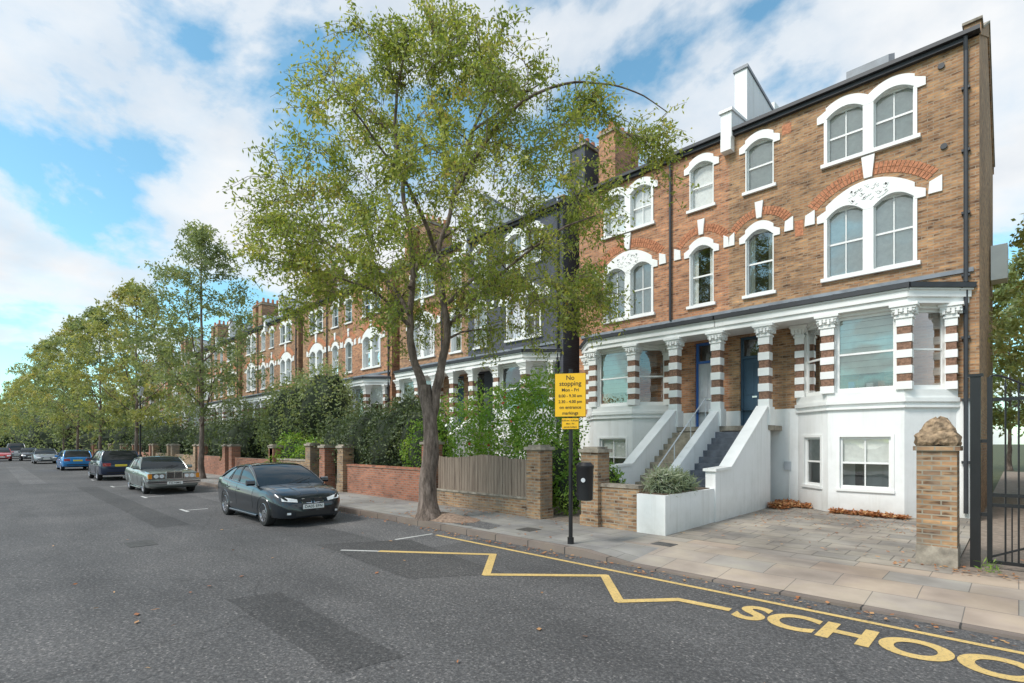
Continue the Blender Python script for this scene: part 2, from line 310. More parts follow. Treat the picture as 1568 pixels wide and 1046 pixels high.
def house(axis,side,wk,dk,stepk,lod=0,seed=0,roofchim=True):
    rs=random.Random(seed); Y=16.6; g=.17; Wd=5.9; dep=9; rz=14.15
    P={k:MB() for k in ('walls','trim','window_frames','window_glass','curtains','interior','columns','roof','door','steps','gutters','pipes')}
    F=frame((axis,Y),(side,0),(0,-1)); W=P['walls']; T=P['trim']
    cu=lambda: rs.choice(['full','half','sides','full',None,'blind'])
    dA=(2.7,3.6,3.78,4.68)
    holes=[(.5,1.32,6.55,8.5),(.5,1.32,9.75,11.25),(dA[0],dA[3],6.6,8.5),(dA[0],dA[3],9.8,11.25),(.32,1.14,2.5,5.3)]
    wall(W,F,0,Wd,3.0,11.85,[h if h[2]>3 else (h[0],h[1],3.0,h[3]) for h in holes],wk)
    wall(W,F,0,Wd,g-.3,3.0,[(.32,1.14,2.5,3.0)],'stucco')
    W.poly([F(Wd,0,g-.3),F(Wd,-dep,g-.3),F(Wd,-dep,11.85),F(Wd,-dep/2,rz+.3),F(Wd,0,11.85)],wk)
    W.poly([F(0,-dep,0),F(Wd,-dep,0),F(Wd,-dep,11.85),F(0,-dep,11.85)],wk)
    Rf=P['roof']
    Rf.prism([F(0,.12,11.80),F(Wd-.02,.12,11.80),F(Wd-.02,-dep/2,rz),F(0,-dep/2,rz)],[F(0,.12,11.88),F(Wd-.02,.12,11.88),F(Wd-.02,-dep/2,rz+.1),F(0,-dep/2,rz+.1)],'slate')
    Rf.prism([F(0,-dep-.1,11.80),F(Wd-.02,-dep-.1,11.80),F(Wd-.02,-dep/2,rz),F(0,-dep/2,rz)],[F(0,-dep-.1,11.88),F(Wd-.02,-dep-.1,11.88),F(Wd-.02,-dep/2,rz+.11),F(0,-dep/2,rz+.11)],'slate')
    Fs=frame((axis+side*Wd,Y),(0,1),(side,0))
    W.fpoly(Fs,[(0,11.7),(dep/2,rz),(dep,11.7),(dep,12.0),(dep/2,rz+.42),(.5,12.12),(0,12.05)],-.28,.03,wk)
    T.fpoly(Fs,[(-.06,12.05),(.5,12.12),(dep/2,rz+.42),(dep+.06,11.98),(dep+.06,12.04),(dep/2,rz+.49),(.5,12.18),(-.06,12.11)],-.31,.06,'stone')
    G=P['gutters']
    G.fbox(F,0,Wd-.28,.015,.14,11.62,11.72,'gutter'); G.fbox(F,0,Wd+.02,.015,.24,11.73,11.83,'gutter')
    for z0,zs,z1,top in ((6.55,8.25,8.5,0),(9.75,11.05,11.25,1)):
        rise=z1-zs
        sash(P,F,.5,1.32,z0+.0,z1,-.12,False,('full' if top else 'sides') if seed in(1,2) else cu())
        fi=lambda a:zs+rise*hump(a,.5,1.32); fo=lambda a:zs+.22+rise*1.15*hump(a,.4,1.42)
        ringband(T,F,fi,fo,.5,1.32,-.15,.04,'white')
        for e0,e1 in ((.32,.5),(1.32,1.5)): T.fpoly(F,[(e0,zs-.06),(e1,zs-.06),(e1,zs+.22),(e0,zs+.13)] if e0<.4 else [(e0,zs-.06),(e1,zs-.06),(e1,zs+.13),(e0,zs+.22)],-.01,.04,'white')
        T.fbox(F,.42,1.4,-.15,.09,z0-.09,z0,'white')
        T.fbox(F,.5,.53,-.12,.015,z0,zs,'white'); T.fbox(F,1.29,1.32,-.12,.015,z0,zs,'white')
        zz=z0+.05
        c=cu() if seed not in (1,2) else 'full'
        sash(P,F,dA[0],dA[1],zz,z1,-.12,lod<2,c); sash(P,F,dA[2],dA[3],zz,z1,-.12,lod<2,c)
        T.fbox(F,dA[1]-.03,dA[2]+.03,-.15,.04,zz,zs+.01,'white')
        T.fbox(F,dA[0]-.05,dA[0]+.03,-.15,.04,zz,zs,'white'); T.fbox(F,dA[3]-.03,dA[3]+.05,-.15,.04,zz,zs,'white')
        T.fbox(F,dA[0]-.12,dA[3]+.12,-.15,.1,zz-.1,zz,'white')
        def fi2(a):
            if dA[0]<=a<=dA[1]: return zs+rise*hump(a,dA[0],dA[1])
            if dA[2]<=a<=dA[3]: return zs+rise*hump(a,dA[2],dA[3])
            return zs
        if top:
            mid=(dA[1]+dA[2])/2
            def fo2(a): return zs+.25+rise*1.05*(hump(a,dA[0]-.1,mid) if a<mid else hump(a,mid,dA[3]+.1))
        else:
            def fo2(a): return 8.48+.55*hump(a,dA[0]-.15,dA[3]+.15)
        ringband(T,F,fi2,fo2,dA[0],dA[3],-.15,.045,'white',44)
        if not top and lod==0:
            rr=random.Random(5)
            for q in range(46):
                a=3.69+rr.uniform(-.42,.42); z=rr.uniform(8.52,8.92)-abs(a-3.69)*.25; s=.03+.02*rr.random()
                if z>fi2(a)+.06: T.fpoly(F,[(a-s,z),(a,z-s),(a+s,z),(a,z+s)],.04,.06,'white')
        for e0,e1,f in ((dA[0]-.22,dA[0],0),(dA[3],dA[3]+.22,1)):
            T.fpoly(F,[(e0,zs-.06),(e1,zs-.06),(e1,zs+(.14 if f else .25)),(e0,zs+(.25 if f else .14))],-.01,.045,'white')
    ak='redbrick' if wk!='greywall' else 'greywall'
    vouss(T,F,.2,1.62,8.55,.38,.24,ak,lod); vouss(T,F,2.45,4.93,8.58,.55,.3,ak,lod)
    T.fpoly(F,[(.84,8.85),(.98,8.85),(1.03,9.35),(.79,9.35)],-.01,.06,'white')
    T.fpoly(F,[(3.6,9.08),(3.78,9.08),(3.84,9.66),(3.54,9.66)],-.01,.07,'white')
    for a0,a1 in ((0,.17),(1.62,1.86),(2.16,2.42),(4.95,5.22)):
        T.fpoly(F,[(a0,8.22),(a1,8.22),(a1,8.62),(a0+.02,8.52)],-.01,.045,'white')
    if seed==1:
        T.fbox(F,1.9,2.12,-.01,.006,8.0,8.45,'redbrick'); T.fbox(F,1.55,1.8,-.01,.006,11.1,11.4,'redbrick')
        for a,z in ((5.25,9.3),(5.2,11.3)): T.tube([F(a,-.02,z),F(a,.05,z)],.07,'gutter',10)
    n1=.95; bl=[(1.98,0),(2.95,.9),(4.58,.9),(5.48,0)]
    w=lambda a,n:F(a,n,0)[:2]
    path=[(0,n1+.12),(4.66,n1+.12),(5.72,.0)]
    for (p,q) in ((path[0],path[1]),(path[1],path[2])):
        ff,L=segframe(w(*p),w(*q),(side*.5 if p!=path[0] else 0,-1))
        T.fbox(ff,0,L,-.3,0,5.36,5.5,'white'); T.fbox(ff,-.01,L+.01,-.3,.05,5.5,5.66,'white'); T.fbox(ff,-.01,L+.03,-.3,.09,5.66,5.70,'white')
        G.fbox(ff,-.02,L+.05,-.25,.14,5.705,5.82,'gutter')
    Rf.poly([F(0,n1+.24,5.83),F(4.7,n1+.24,5.83),F(4.4,0,6.1),F(0,0,6.1)],'lead'); Rf.poly([F(4.7,n1+.24,5.83),F(5.88,0,5.84),F(4.4,0,6.1)],'lead')
    for q in range(1,9): 
        a=q*.52
        if a<4.6: Rf.tube([F(a,n1+.24,5.835),F(a*.985,.02,6.1)],.014,'lead',6)
    T.fbox(F,0,Wd-.1,-.01,.05,6.1,6.2,'lead')
    T.poly([F(0,n1+.1,5.37),F(4.6,n1+.1,5.37),F(5.6,.0,5.37),F(0,0,5.37)],'white')
    for a in ((0,1.38) if side>0 else (1.38,)):
        column(P,F,a,n1-.04,3.02,5.36,.15,lod); T.fbox(F,a-.19,a+.19,n1-.23,n1+.15,2.5,3.02,'white')
    for i in range(3):
        p,q=bl[i],bl[i+1]; ff,L=segframe(w(*p),w(*q),(0,-1)); 
        hole=[(.3,L-.3,.82,2.15)] if i<2 else []
        if i==1: hole=[(.27,L-.27,.82,2.15)]
        wall(W,ff,0,L,g-.3,3.0,hole,'stucco',.15)
        for h in hole:
            sash(P,ff,h[0],h[1],h[2],h[3],-.06,i==1,'half',.05)
            T.fbox(ff,h[0]-.08,h[1]+.08,0,.05,h[2]-.07,h[2],'white')
            T.fbox(ff,h[0]-.07,h[0],-.01,.02,h[2],h[3]+.07,'white'); T.fbox(ff,h[1],h[1]+.07,-.01,.02,h[2],h[3]+.07,'white'); T.fbox(ff,h[0],h[1],-.01,.02,h[3],h[3]+.07,'white')
        T.fbox(ff,-.03,L+.03,-.2,.08,3.0,3.1,'white'); T.fbox(ff,-.01,L+.01,-.2,.04,3.1,3.3,'white'); T.fbox(ff,-.02,L+.02,-.2,.07,2.86,2.92,'white')
        sash(P,ff,.16,L-.16,3.3,5.3,-.12,False,('blind' if i==1 else None) if lod==0 else cu(),.08)
        T.fbox(ff,.0,.17,-.2,-.02,3.3,5.36,'white'); T.fbox(ff,L-.17,L,-.2,-.02,3.3,5.36,'white'); T.fbox(ff,.1,L-.1,-.2,-.02,5.28,5.37,'white')
        if i==1 and seed==1:
            C=P['curtains']
            for a,hh,kk in ((.4,.22,'blue'),(.62,.3,'inside'),(.8,.16,'curtain'),(1.05,.2,'redbrick')): C.fbox(ff,a,a+.14,-.45,-.3,3.38,3.38+hh,kk)
    for a,n in ((2.95,.84),(4.58,.84),(5.4,.1),(2.06,.06)):
        column(P,F,a,n,3.3,5.36,.16 if n>.5 else .12,lod)
    S=P['steps']; S.fbox(F,-.15 if side>0 else 0.15,1.55,0.003,n1+.1,2.36,2.5,'stone')
    D=P['door']; D.fbox(F,.32,.39,-.2,-.1,2.5,5.3,dk); D.fbox(F,1.07,1.14,-.2,-.1,2.5,5.3,dk); D.fbox(F,.39,1.07,-.2,-.102,5.22,5.3,dk); D.fbox(F,.39,1.07,-.2,-.102,4.62,4.7,dk)
    pk=dk if seed==1 else ('palegrey' if seed==2 else dk)
    D.fbox(F,.39,1.07,-.19,-.14,2.52,4.62,pk)
    for z0,z1 in ((2.7,3.35),(3.5,4.45)):
        for a0,a1 in ((.46,.70),(.76,1.0)): D.fbox(F,a0,a1,-.14,-.125,z0,z1,pk)
    D.fbox(F,.66,.8,-.14,-.115,3.4,3.45,'chrome')
    P['window_glass'].poly([F(.39,-.15,4.7),F(1.07,-.15,4.7),F(1.07,-.15,5.22),F(.39,-.15,5.22)],'glass')
    P['interior'].poly([F(.2,-.7,2.3),F(1.2,-.7,2.3),F(1.2,-.7,5.4),F(.2,-.7,5.4)],'inside')
    ns=13; rise=(2.5-g)/ns; tr=.275
    for i in range(ns):
        S.fbox(F,.12,1.27,n1+.1+tr*i,n1+.1+tr*(i+1)+(.03),g-.2,2.5-rise*(i+1),stepk)
    F2=frame((axis+side*1.26,Y),(0,-1),(side,0))
    T.fpoly(F2,[(n1-.1,g-.2),(4.6,g-.2),(4.6,1.33),(3.75,1.36),(1.15,2.98),(n1-.1,2.98)],0,.24,'stucco')
    T.fpoly(F2,[(4.66,1.33),(4.66,1.39),(3.74,1.42),(1.15,3.05),(1.15,2.99),(3.74,1.36)],-.04,.28,'white')
    if side>0:
        F3=frame((axis,Y),(0,-1),(1,0))
        T.fpoly(F3,[(n1-.1,g-.2),(4.5,g-.2),(4.5,.85),(1.15,2.95),(n1-.1,2.95)],-.12,.12,'stucco')
        S.tube([(axis-.2,Y-1.3,3.35),(axis-.2,Y-4.3,1.3),(axis-.2,Y-4.5,.75)],.018,'palegrey',6)
        for q in (0,.33,.66,1): S.tube([(axis-.2,Y-1.3-3*q,3.35-2.05*q),(axis-.2,Y-1.3-3*q,2.4-2.05*q)],.014,'palegrey',6)
        Fp=frame((axis,Y),(0,1),(1,0))
        T.fpoly(Fp,[(-.26,11.55),(.95,11.55),(.95,12.5),(-.26,12.35)],-.17,.17,'stucco'); T.fpoly(Fp,[(-.32,12.35),(.95,12.5),(.95,12.58),(-.32,12.44)],-.21,.21,'white')
        T.fpoly(Fp,[(.95,11.6),(3.7,11.6),(3.7,13.95),(.95,14.3)],-.2,.2,'stucco'); T.fpoly(Fp,[(.9,14.3),(3.75,13.95),(3.75,14.05),(.9,14.4)],-.24,.24,'lead')
        T.fpoly(Fp,[(3.72,11.6),(9.0,11.6),(5.2,14.6),(3.72,14.5)],-.17,.17,'stucco')
        T.fbox(F,-.16,.16,.0,.3,11.15,11.55,'white')
        Rf.prism([F(3.0,-.9,12.4),F(4.0,-.9,12.4),F(4.0,-1.9,12.95),F(3.0,-1.9,12.95)],[F(3.0,-.9,12.72),F(4.0,-.9,12.72),F(4.0,-1.9,13.3),F(3.0,-1.9,13.3)],'lead')
    if roofchim:
        C=P['roof']
        C.fbox(F,5.15,5.95,-3.2,-1.4,11.9,14.7,wk); C.fbox(F,5.08,6.02,-3.27,-1.33,14.7,14.8,'stone'); C.fbox(F,5.15,5.95,-3.2,-1.4,14.8,14.95,wk)
        for i in range(4): C.tube([F(5.55,-1.7-i*.42,14.95),F(5.55,-1.7-i*.42,15.4)],[.12,.1],'redbrick',10)
    Pp=P['pipes']
    a=5.66 if side>0 else 1.98
    Pp.tube([F(a,.16,11.72),F(a,.08,11.4),F(a,.08,6.2 if side<0 else .3)],.045,'gutter',8)
    if side>0:
        for z in (10.5,9,7.5,6,4.5,3,1.5): Pp.fbox(F,a-.08,a+.08,.0,.1,z,z+.06,'gutter')
        Pp.tube([F(5.62,.25,5.75),F(5.4,.12,5.5),F(5.66,.1,5.1)],.035,'gutter',8)
    if lod==0:
        Pp.tube([F(1.75,.02,5.9 if side<0 else 2.9),F(1.75,.02,.3)],.012,'white',6)
        Pp.fbox(F,1.62,1.8,0,.06,1.2,1.45,'palegrey')
    e=empty('brick_house',(axis+side*3,Y,0))
    for k,mb in P.items():
        o=mb.obj(k,e)
        if o: o.matrix_parent_inverse=Matrix.Translation((-(axis+side*3),-Y,0))
    return e
AX=-6.57
house(AX,1,'stock','navy','greyStep',0,1,roofchim=False)
house(AX,-1,'stock2','blue','stoneStep',0,2)
for i in range(1,8):
    ax=AX-12.62*i; l=1 if i<2 else 2
    house(ax,1,'greywall' if i==1 else ('stock3' if i%2 else 'stock2'),'black','stoneStep',l,10+i)
    house(ax,-1,'stock3' if i%2 else 'stock','navy','stoneStep',l,30+i)
# ------------------------------------------------------------------ ground
def sheet(name,quads,k):
    b=MB()
    for q in quads: b.poly(q,k)
    return b.obj(name,recalc=False)
def rect(x0,x1,y0,y1,z,z2=None):
    z2=z if z2 is None else z2; return [(x0,y0,z),(x1,y0,z),(x1,y1,z2),(x0,y1,z2)]
sheet('ground',[rect(-900,500,-500,900,-.03)],'grass')
sheet('road',[rect(-420,70,-4.5,7.35,0)],'asphalt')
b=MB(); b.poly(rect(-420,70,-9,-4.65,.12),'pave'); b.box(-420,70,-4.65,-4.5,-.02,.12,'kerb'); b.obj('far_pavement')
b=MB()
b.poly(rect(-420,-5.4,7.5,9.7,.12),'pave'); b.poly(rect(-5.4,-4.6,8.5,9.7,.12),'pavepink')
b.poly([(-5.4,7.5,.12),(-4.6,7.5,.03),(-4.6,8.5,.12),(-5.4,8.5,.12)],'pave')
b.poly(rect(-4.6,70,7.5,8.5,.03,.12),'pavepink'); b.poly(rect(-4.6,70,8.5,9.9,.12),'pavepink')
b.obj('pavement',recalc=False)
b=MB(); b.box(-420,-5.4,7.35,7.5,-.05,.124,'kerb')
b.prism([(-5.4,7.35,-.05),(-5.4,7.5,-.05),(-5.4,7.5,.124),(-5.4,7.35,.124)],[(-4.6,7.35,-.05),(-4.6,7.5,-.05),(-4.6,7.5,.034),(-4.6,7.35,.034)],'kerb')
b.box(-4.6,70,7.35,7.5,-.05,.032,'kerb'); b.obj('kerb')
sheet('driveway',[rect(-5.1,-.68,9.7,16.6,.124,.18)],'drive')
sheet('front_garden_ground',[rect(-120,-5.1,9.7,16.6,.115,.17)],'path')
sheet('side_path',[rect(-.68,8,9.9,45,.116,.2)],'path')
def strip(b,pts,w,z,k):
    for p,q in zip(pts[:-1],pts[1:]):
        p=Vector(p);q=Vector(q);d=(q-p).normalized();n=Vector((-d.y,d.x))*w/2;p=p-d*w*.3;q=q+d*w*.3
        b.poly([(p.x+n.x,p.y+n.y,z),(q.x+n.x,q.y+n.y,z),(q.x-n.x,q.y-n.y,z),(p.x-n.x,p.y-n.y,z)],k); z+=.0004
def blob(b,pts,z,k):
    out=[]
    for i in range(len(pts)):
        p=Vector(pts[i]);q=Vector(pts[(i+1)%len(pts)])
        for j in range(8):
            v=p.lerp(q,j/8); out.append((v.x+.04*noise.noise(Vector((v.x*3,v.y*3,1))),v.y+.04*noise.noise(Vector((v.x*3,v.y*3,7))),z))
    b.poly(out,k)
b=MB(); strip(b,[(-9.0,6.9),(40,6.93)],.085,.0055,'yellow'); b.obj('yellow_kerb_line',recalc=False)
b=MB(); strip(b,[(-8.4,5.15),(-6.72,6.4),(-5.77,5.35),(-4.45,6.55),(-3.6,5.62),(-3.1,6.2),(-2.5,6.25)],.13,.0062,'yellow'); b.obj('zigzag_marking',recalc=False)
b=MB(); strip(b,[(-9.0,4.7),(-8.4,5.15)],.08,.0055,'wpaint'); strip(b,[(-9.2,6.9),(-9.2,6.0)],.08,.0055,'wpaint')
for x in (-17.6,-23,-29.5,-35.5): strip(b,[(x,4.2),(x,4.8)],.09,.0055,'wpaint'); strip(b,[(x-.4,4.2),(x+.4,4.2)],.09,.006,'wpaint')
b.obj('parking_bay_marking',recalc=False)
b=MB(); blob(b,[(-9.9,4.6),(-6.4,4.4),(-5.6,5.6),(-9.0,6.2)],.003,'patch'); blob(b,[(-30,3.0),(-14.5,2.9),(-14.5,3.6),(-30,3.7)],.003,'patch'); blob(b,[(-25,5.6),(-8,5.7),(-8,7.3),(-25,7.3)],.002,'patch2')
blob(b,[(-7.2,2.2),(-4.2,2.15),(-4.1,2.75),(-7.1,2.8)],.003,'patch'); blob(b,[(-60,1.5),(-34,1.4),(-34,2.3),(-60,2.4)],.003,'patch2')
b.obj('road_patch',recalc=False)
b=MB(); b.box(-12.8,-12.1,2.0,2.45,-.01,.006,'iron'); b.box(-4.9,-4.5,8.7,9.0,.1,.126,'iron'); b.box(-7.8,-7.4,8.1,8.5,.1,.125,'iron'); b.obj('manhole_cover')
b=MB(); blob(b,[(-9.9,7.7),(-8.2,7.7),(-8.4,8.3),(-9.7,8.4)],.1235,'patch2'); b.obj('pavement_repair',recalc=False)
def text(body,size,mat,loc,rot,parent=None,name='text',align='LEFT',off=0,sx=1,ext=0):
    c=bpy.data.curves.new(name,'FONT'); c.body=body; c.size=size; c.align_x=align; c.offset=off; c.extrude=ext
    o=bpy.data.objects.new(name,c); o.data.materials.append(M[mat]); o.location=loc; o.rotation_euler=rot; o.scale=(sx,1,1)
    scene.collection.objects.link(o)
    if parent: o.parent=parent
    return o
text('SCHOOL KEEP CLEAR',.76,'yellow',(-2.40,6.07,.0065),(0,0,0),None,'school_road_lettering',off=.026,sx=.96)
# ------------------------------------------------------------------ boundary walls / piers
def pier(x,y,w,h,k='gwall',cap='stone'):
    b=MB(); z=.1
    b.box(x-w/2,x+w/2,y-w/2,y+w/2,z,h,k); b.box(x-w/2-.02,x+w/2+.02,y-w/2-.02,y+w/2+.02,z,.35,k)
    b.box(x-w/2-.05,x+w/2+.05,y-w/2-.05,y+w/2+.05,h,h+.08,cap); b.box(x-w/2+.03,x+w/2-.03,y-w/2+.03,y+w/2-.03,h+.08,h+.13,cap)
    return b.obj('brick_gate_pier')
b=MB(); x,y,w=-.9,10.42,.5
b.box(x-w/2,x+w/2,y-w/2,y+w/2,.1,.42,'stone'); b.box(x-w/2+.01,x+w/2-.01,y-w/2+.01,y+w/2-.01,.42,1.88,'gwall')
b.box(x-w/2-.03,x+w/2+.03,y-w/2-.03,y+w/2+.03,1.88,1.95,'gwall')
prof=[(.25,1.95),(.275,2.0),(.255,2.07),(.25,2.12),(.21,2.17),(.2,2.22),(.165,2.27),(.15,2.31),(.10,2.36),(.03,2.39)]
rr=[]
for r_,z_ in prof:
    ring=[]
    for j in range(28):
        t=2*math.pi*j/28+.1; cx,cy=math.cos(t),math.sin(t); m_=max(abs(cx),abs(cy)); s=(r_/m_)*.7+r_*.33
        s*=1+.22*(noise.noise(Vector((cx*4,cy*4,z_*9))))+.1*noise.noise(Vector((cx*11,cy*11,z_*22)))
        ring.append((x+cx*s,y+cy*s,z_+.05*noise.noise(Vector((cx*6,cy*6,z_*9)))))
    rr.append(ring)
b.loft(rr,'lichen'); b.obj('brick_gate_pier',recalc=True)
pier(-6.95,9.85,.46,1.78); pier(-8.65,9.85,.46,1.82)
b=MB(); b.box(-6.72,-5.75,9.74,9.97,.1,1.02,'gwall'); b.box(-6.72,-5.75,9.71,10.0,1.02,1.09,'stone'); b.obj('brick_garden_wall')
b=MB(); b.box(-5.75,-5.1,9.65,12.0,.05,.93,'stucco'); b.box(-5.68,-5.17,9.75,11.9,.93,.95,'soil'); b.obj('white_planter_wall')
e=empty('timber_fence'); b=MB(); b.box(-12.85,-8.9,9.8,10.0,.1,.55,'gwall'); b.box(-12.85,-8.9,9.77,10.03,.55,.6,'stone'); b.obj('low_wall',e)
b=MB(); x=-12.8
while x<-8.95:
    w=.095+.012*R(); y0=9.84+.012*R(); h=1.6+.05*math.sin(x*2.2)+.03*R(); b.box(x,x+w,y0,y0+.02,.6,h,'wood'); x+=w+.012
b.box(-12.8,-8.9,9.87,9.92,.8,.88,'wood'); b.box(-12.8,-8.9,9.87,9.92,1.35,1.43,'wood'); b.obj('boards',e)
pier(-13.1,9.85,.46,1.95,'rwall')
b=MB(); b.box(-18.4,-13.35,9.78,10.0,.1,1.12,'rwall'); b.box(-18.4,-13.35,9.75,10.03,1.12,1.19,'rwall'); b.obj('brick_garden_wall')
for x,k in ((-18.6,'gwall'),(-20.1,'rwall'),(-21.4,'gwall'),(-25.3,'rwall')): pier(x,9.85,.46,1.75+.15*R(),k)
b=MB(); b.box(-25.1,-21.7,9.78,10.0,.1,1.2,'gwall'); b.box(-25.1,-21.7,9.75,10.03,1.2,1.27,'stone'); b.obj('brick_garden_wall')
for i in range(1,7):
    x0=-25.3-12.6*i; b=MB(); k='rwall' if i%2 else 'gwall'
    b.box(x0+1.2,x0+5.5,9.78,10.0,.1,1.2,k); b.box(x0+7,x0+12.3,9.78,10.0,.1,1.2,k); b.obj('brick_garden_wall')
    for dx in (.9,5.7,6.8,12.5): pier(x0+dx,9.85,.46,1.8,k)
# ------------------------------------------------------------------ gate
e=empty('iron_gate'); b=MB(); Y=10.55
b.box(-.53,-.41,Y-.06,Y+.06,.1,3.0,'black'); b.box(-.56,-.38,Y-.08,Y+.08,3.0,3.04,'black')
b.obj('gate_post',e)
b=MB(); x0,x1=-.34,3.1
b.box(x0,x0+.06,Y-.03,Y+.03,.2,2.98,'black'); b.box(x1-.06,x1,Y-.03,Y+.03,.2,2.7,'black')
for z in (.2,1.05,1.2,2.62): b.box(x0+.06,x1-.06,Y-.02,Y+.02,z,z+.05,'black')
x=x0+.2
while x<x1-.1:
    b.tube([(x,Y,.22),(x,Y,2.8)],.012,'black',6); b.tube([(x,Y,2.8),(x,Y,2.95)],[.02,.002],'black',6)
    b.tube([(x+.07,Y,.22),(x+.07,Y,1.1)],.009,'black',6); x+=.14
b.tube([(x0+.05,Y,.3),(x0+1.6,Y,1.05)],.015,'black',6)
b.tube([(x0+.03+.5*(1-math.cos(t*math.pi/20)),Y,2.98+.12*math.sin(t*math.pi/10)-.25*t/10) for t in range(11)],.015,'black',6)
for z in (.9,2.0): b.box(-.43,x0+.02,Y-.025,Y+.025,z,z+.05,'black')
b.obj('gate_leaf',e)
b=MB(); b.box(2.2,2.45,12,42,.1,2.3,'rwall'); b.box(2.17,2.48,12,42,2.3,2.37,'stone'); b.obj('brick_boundary_wall')
b=MB(); b.box(-.64,-.25,22.6,23.3,7.2,8.3,'white'); b.box(-.249,-.24,22.65,23.25,7.27,8.23,'palegrey'); b.obj('side_window_box')
# ------------------------------------------------------------------ no stopping sign + bin
e=empty('no_stopping_sign',(-5.97,7.68,.12)); b=MB()
b.tube([(0,0,0),(0,0,3.25)],.038,'black',12); b.tube([(0,0,0),(0,0,.12)],.06,'black',12); b.obj('post',e,True)
an=math.radians(30)
h=empty('panel',(0,0,0),an); h.parent=e
b=MB(); b.box(-.29,.29,-.06,-.05,2.36,3.17,'black'); b.box(-.283,.283,-.063,-.0605,2.367,3.163,'signyellow')
b.box(-.16,.16,-.06,-.05,2.13,2.34,'black'); b.box(-.155,.155,-.063,-.0605,2.135,2.335,'signyellow')
for z in (2.5,3.0,2.2): b.box(-.06,.06,-.05,.05,z,z+.03,'palegrey')
b.obj('plate',h)
for i,(t,s) in enumerate((('No',.12),('stopping',.12),('Mon - Fri',.085),('8.00 - 9.30 am',.075),('2.30 - 4.00 pm',.075),('on entrance',.083),('markings',.083))):
    text(t,s,'black',(0,-.066,3.045-.107*i),(math.pi/2,0,0),h,'lettering','CENTER',.001)
for i,t in enumerate(('8.30 am - 6.30 pm','Mon - Fri','permit holders')): text(t,.04,'black',(0,-.066,2.28-.06*i),(math.pi/2,0,0),h,'small_lettering','CENTER',.0005)
e=empty('litter_bin',(-5.72,7.78,.12)); b=MB()
b.loft([[(r*math.cos(t*math.pi/8),r*.8*math.sin(t*math.pi/8),z) for t in range(16)] for r,z in ((.13,.82),(.16,.84),(.17,1.4),(.18,1.42),(.18,1.46),(.12,1.52))],'black')
b.box(-.2,-.1,-.05,.05,.9,.95,'black'); b.box(-.2,-.1,-.05,.05,1.3,1.35,'black'); b.obj('bin_body',e,True)
b=MB(); b.tube([(.06,-.13,1.2),(.064,-.142,1.2)],.04,'palegrey',14); b.obj('bin_logo',e)
e=empty('street_lamp',(-45,8.0,.12)); b=MB(); b.tube([(0,0,0),(0,0,1.0),(0,0,1.1),(0,0,5.2)],[.12,.11,.06,.045],'black',10)
b.loft([[(r*math.cos(t*math.pi/3),r*math.sin(t*math.pi/3),z) for t in range(6)] for r,z in ((.06,5.2),(.13,5.25),(.24,5.75),(.26,5.78),(.1,5.95),(.02,6.1))],'palegrey'); b.obj('post_and_lantern',e)
# ------------------------------------------------------------------ foliage
def leafobj(name,Pn,L,Wd,mat,clump=None,droop=.5,parent=None):
    n=len(Pn); d=np.random.normal(size=(n,3)); d[:,2]-=droop; d/=np.linalg.norm(d,axis=1)[:,None]
    q=np.random.normal(size=(n,3)); w=np.cross(d,q); w/=np.linalg.norm(w,axis=1)[:,None]
    l=(L*(.7+.6*np.random.rand(n)))[:,None]; ww=(Wd*(.7+.6*np.random.rand(n)))[:,None]
    V=np.empty((n,4,3)); V[:,0]=Pn; V[:,1]=Pn+d*l*.5+w*ww*.5; V[:,2]=Pn+d*l; V[:,3]=Pn+d*l*.5-w*ww*.5
    me=bpy.data.meshes.new(name); me.vertices.add(4*n); me.vertices.foreach_set('co',V.reshape(-1).astype(np.float32))
    me.loops.add(4*n); me.loops.foreach_set('vertex_index',np.arange(4*n,dtype=np.int32))
    me.polygons.add(n); me.polygons.foreach_set('loop_start',np.arange(0,4*n,4,dtype=np.int32)); me.polygons.foreach_set('loop_total',np.full(n,4,dtype=np.int32))
    me.update(calc_edges=True)
    r=np.random.rand(n)
    if clump is not None: r=np.clip(.55*r+.45*clump,0,1)
    a=me.attributes.new('rnd','FLOAT','FACE'); a.data.foreach_set('value',r.astype(np.float32))
    me.materials.append(M[mat]); o=bpy.data.objects.new(name,me); scene.collection.objects.link(o)
    if parent: o.parent=parent
    return o
def smooth_poly(P,m=5):
    P=[Vector(p) for p in P]; out=[]
    for i in range(len(P)-1):
        a=P[max(i-1,0)];b_=P[i];c=P[i+1];d=P[min(i+2,len(P)-1)]
        for j in range(m):
            t=j/m; out.append(.5*((2*b_)+(c-a)*t+(2*a-5*b_+4*c-d)*t*t+(3*b_-a-3*c+d)*t**3))
    out.append(P[-1]); return out
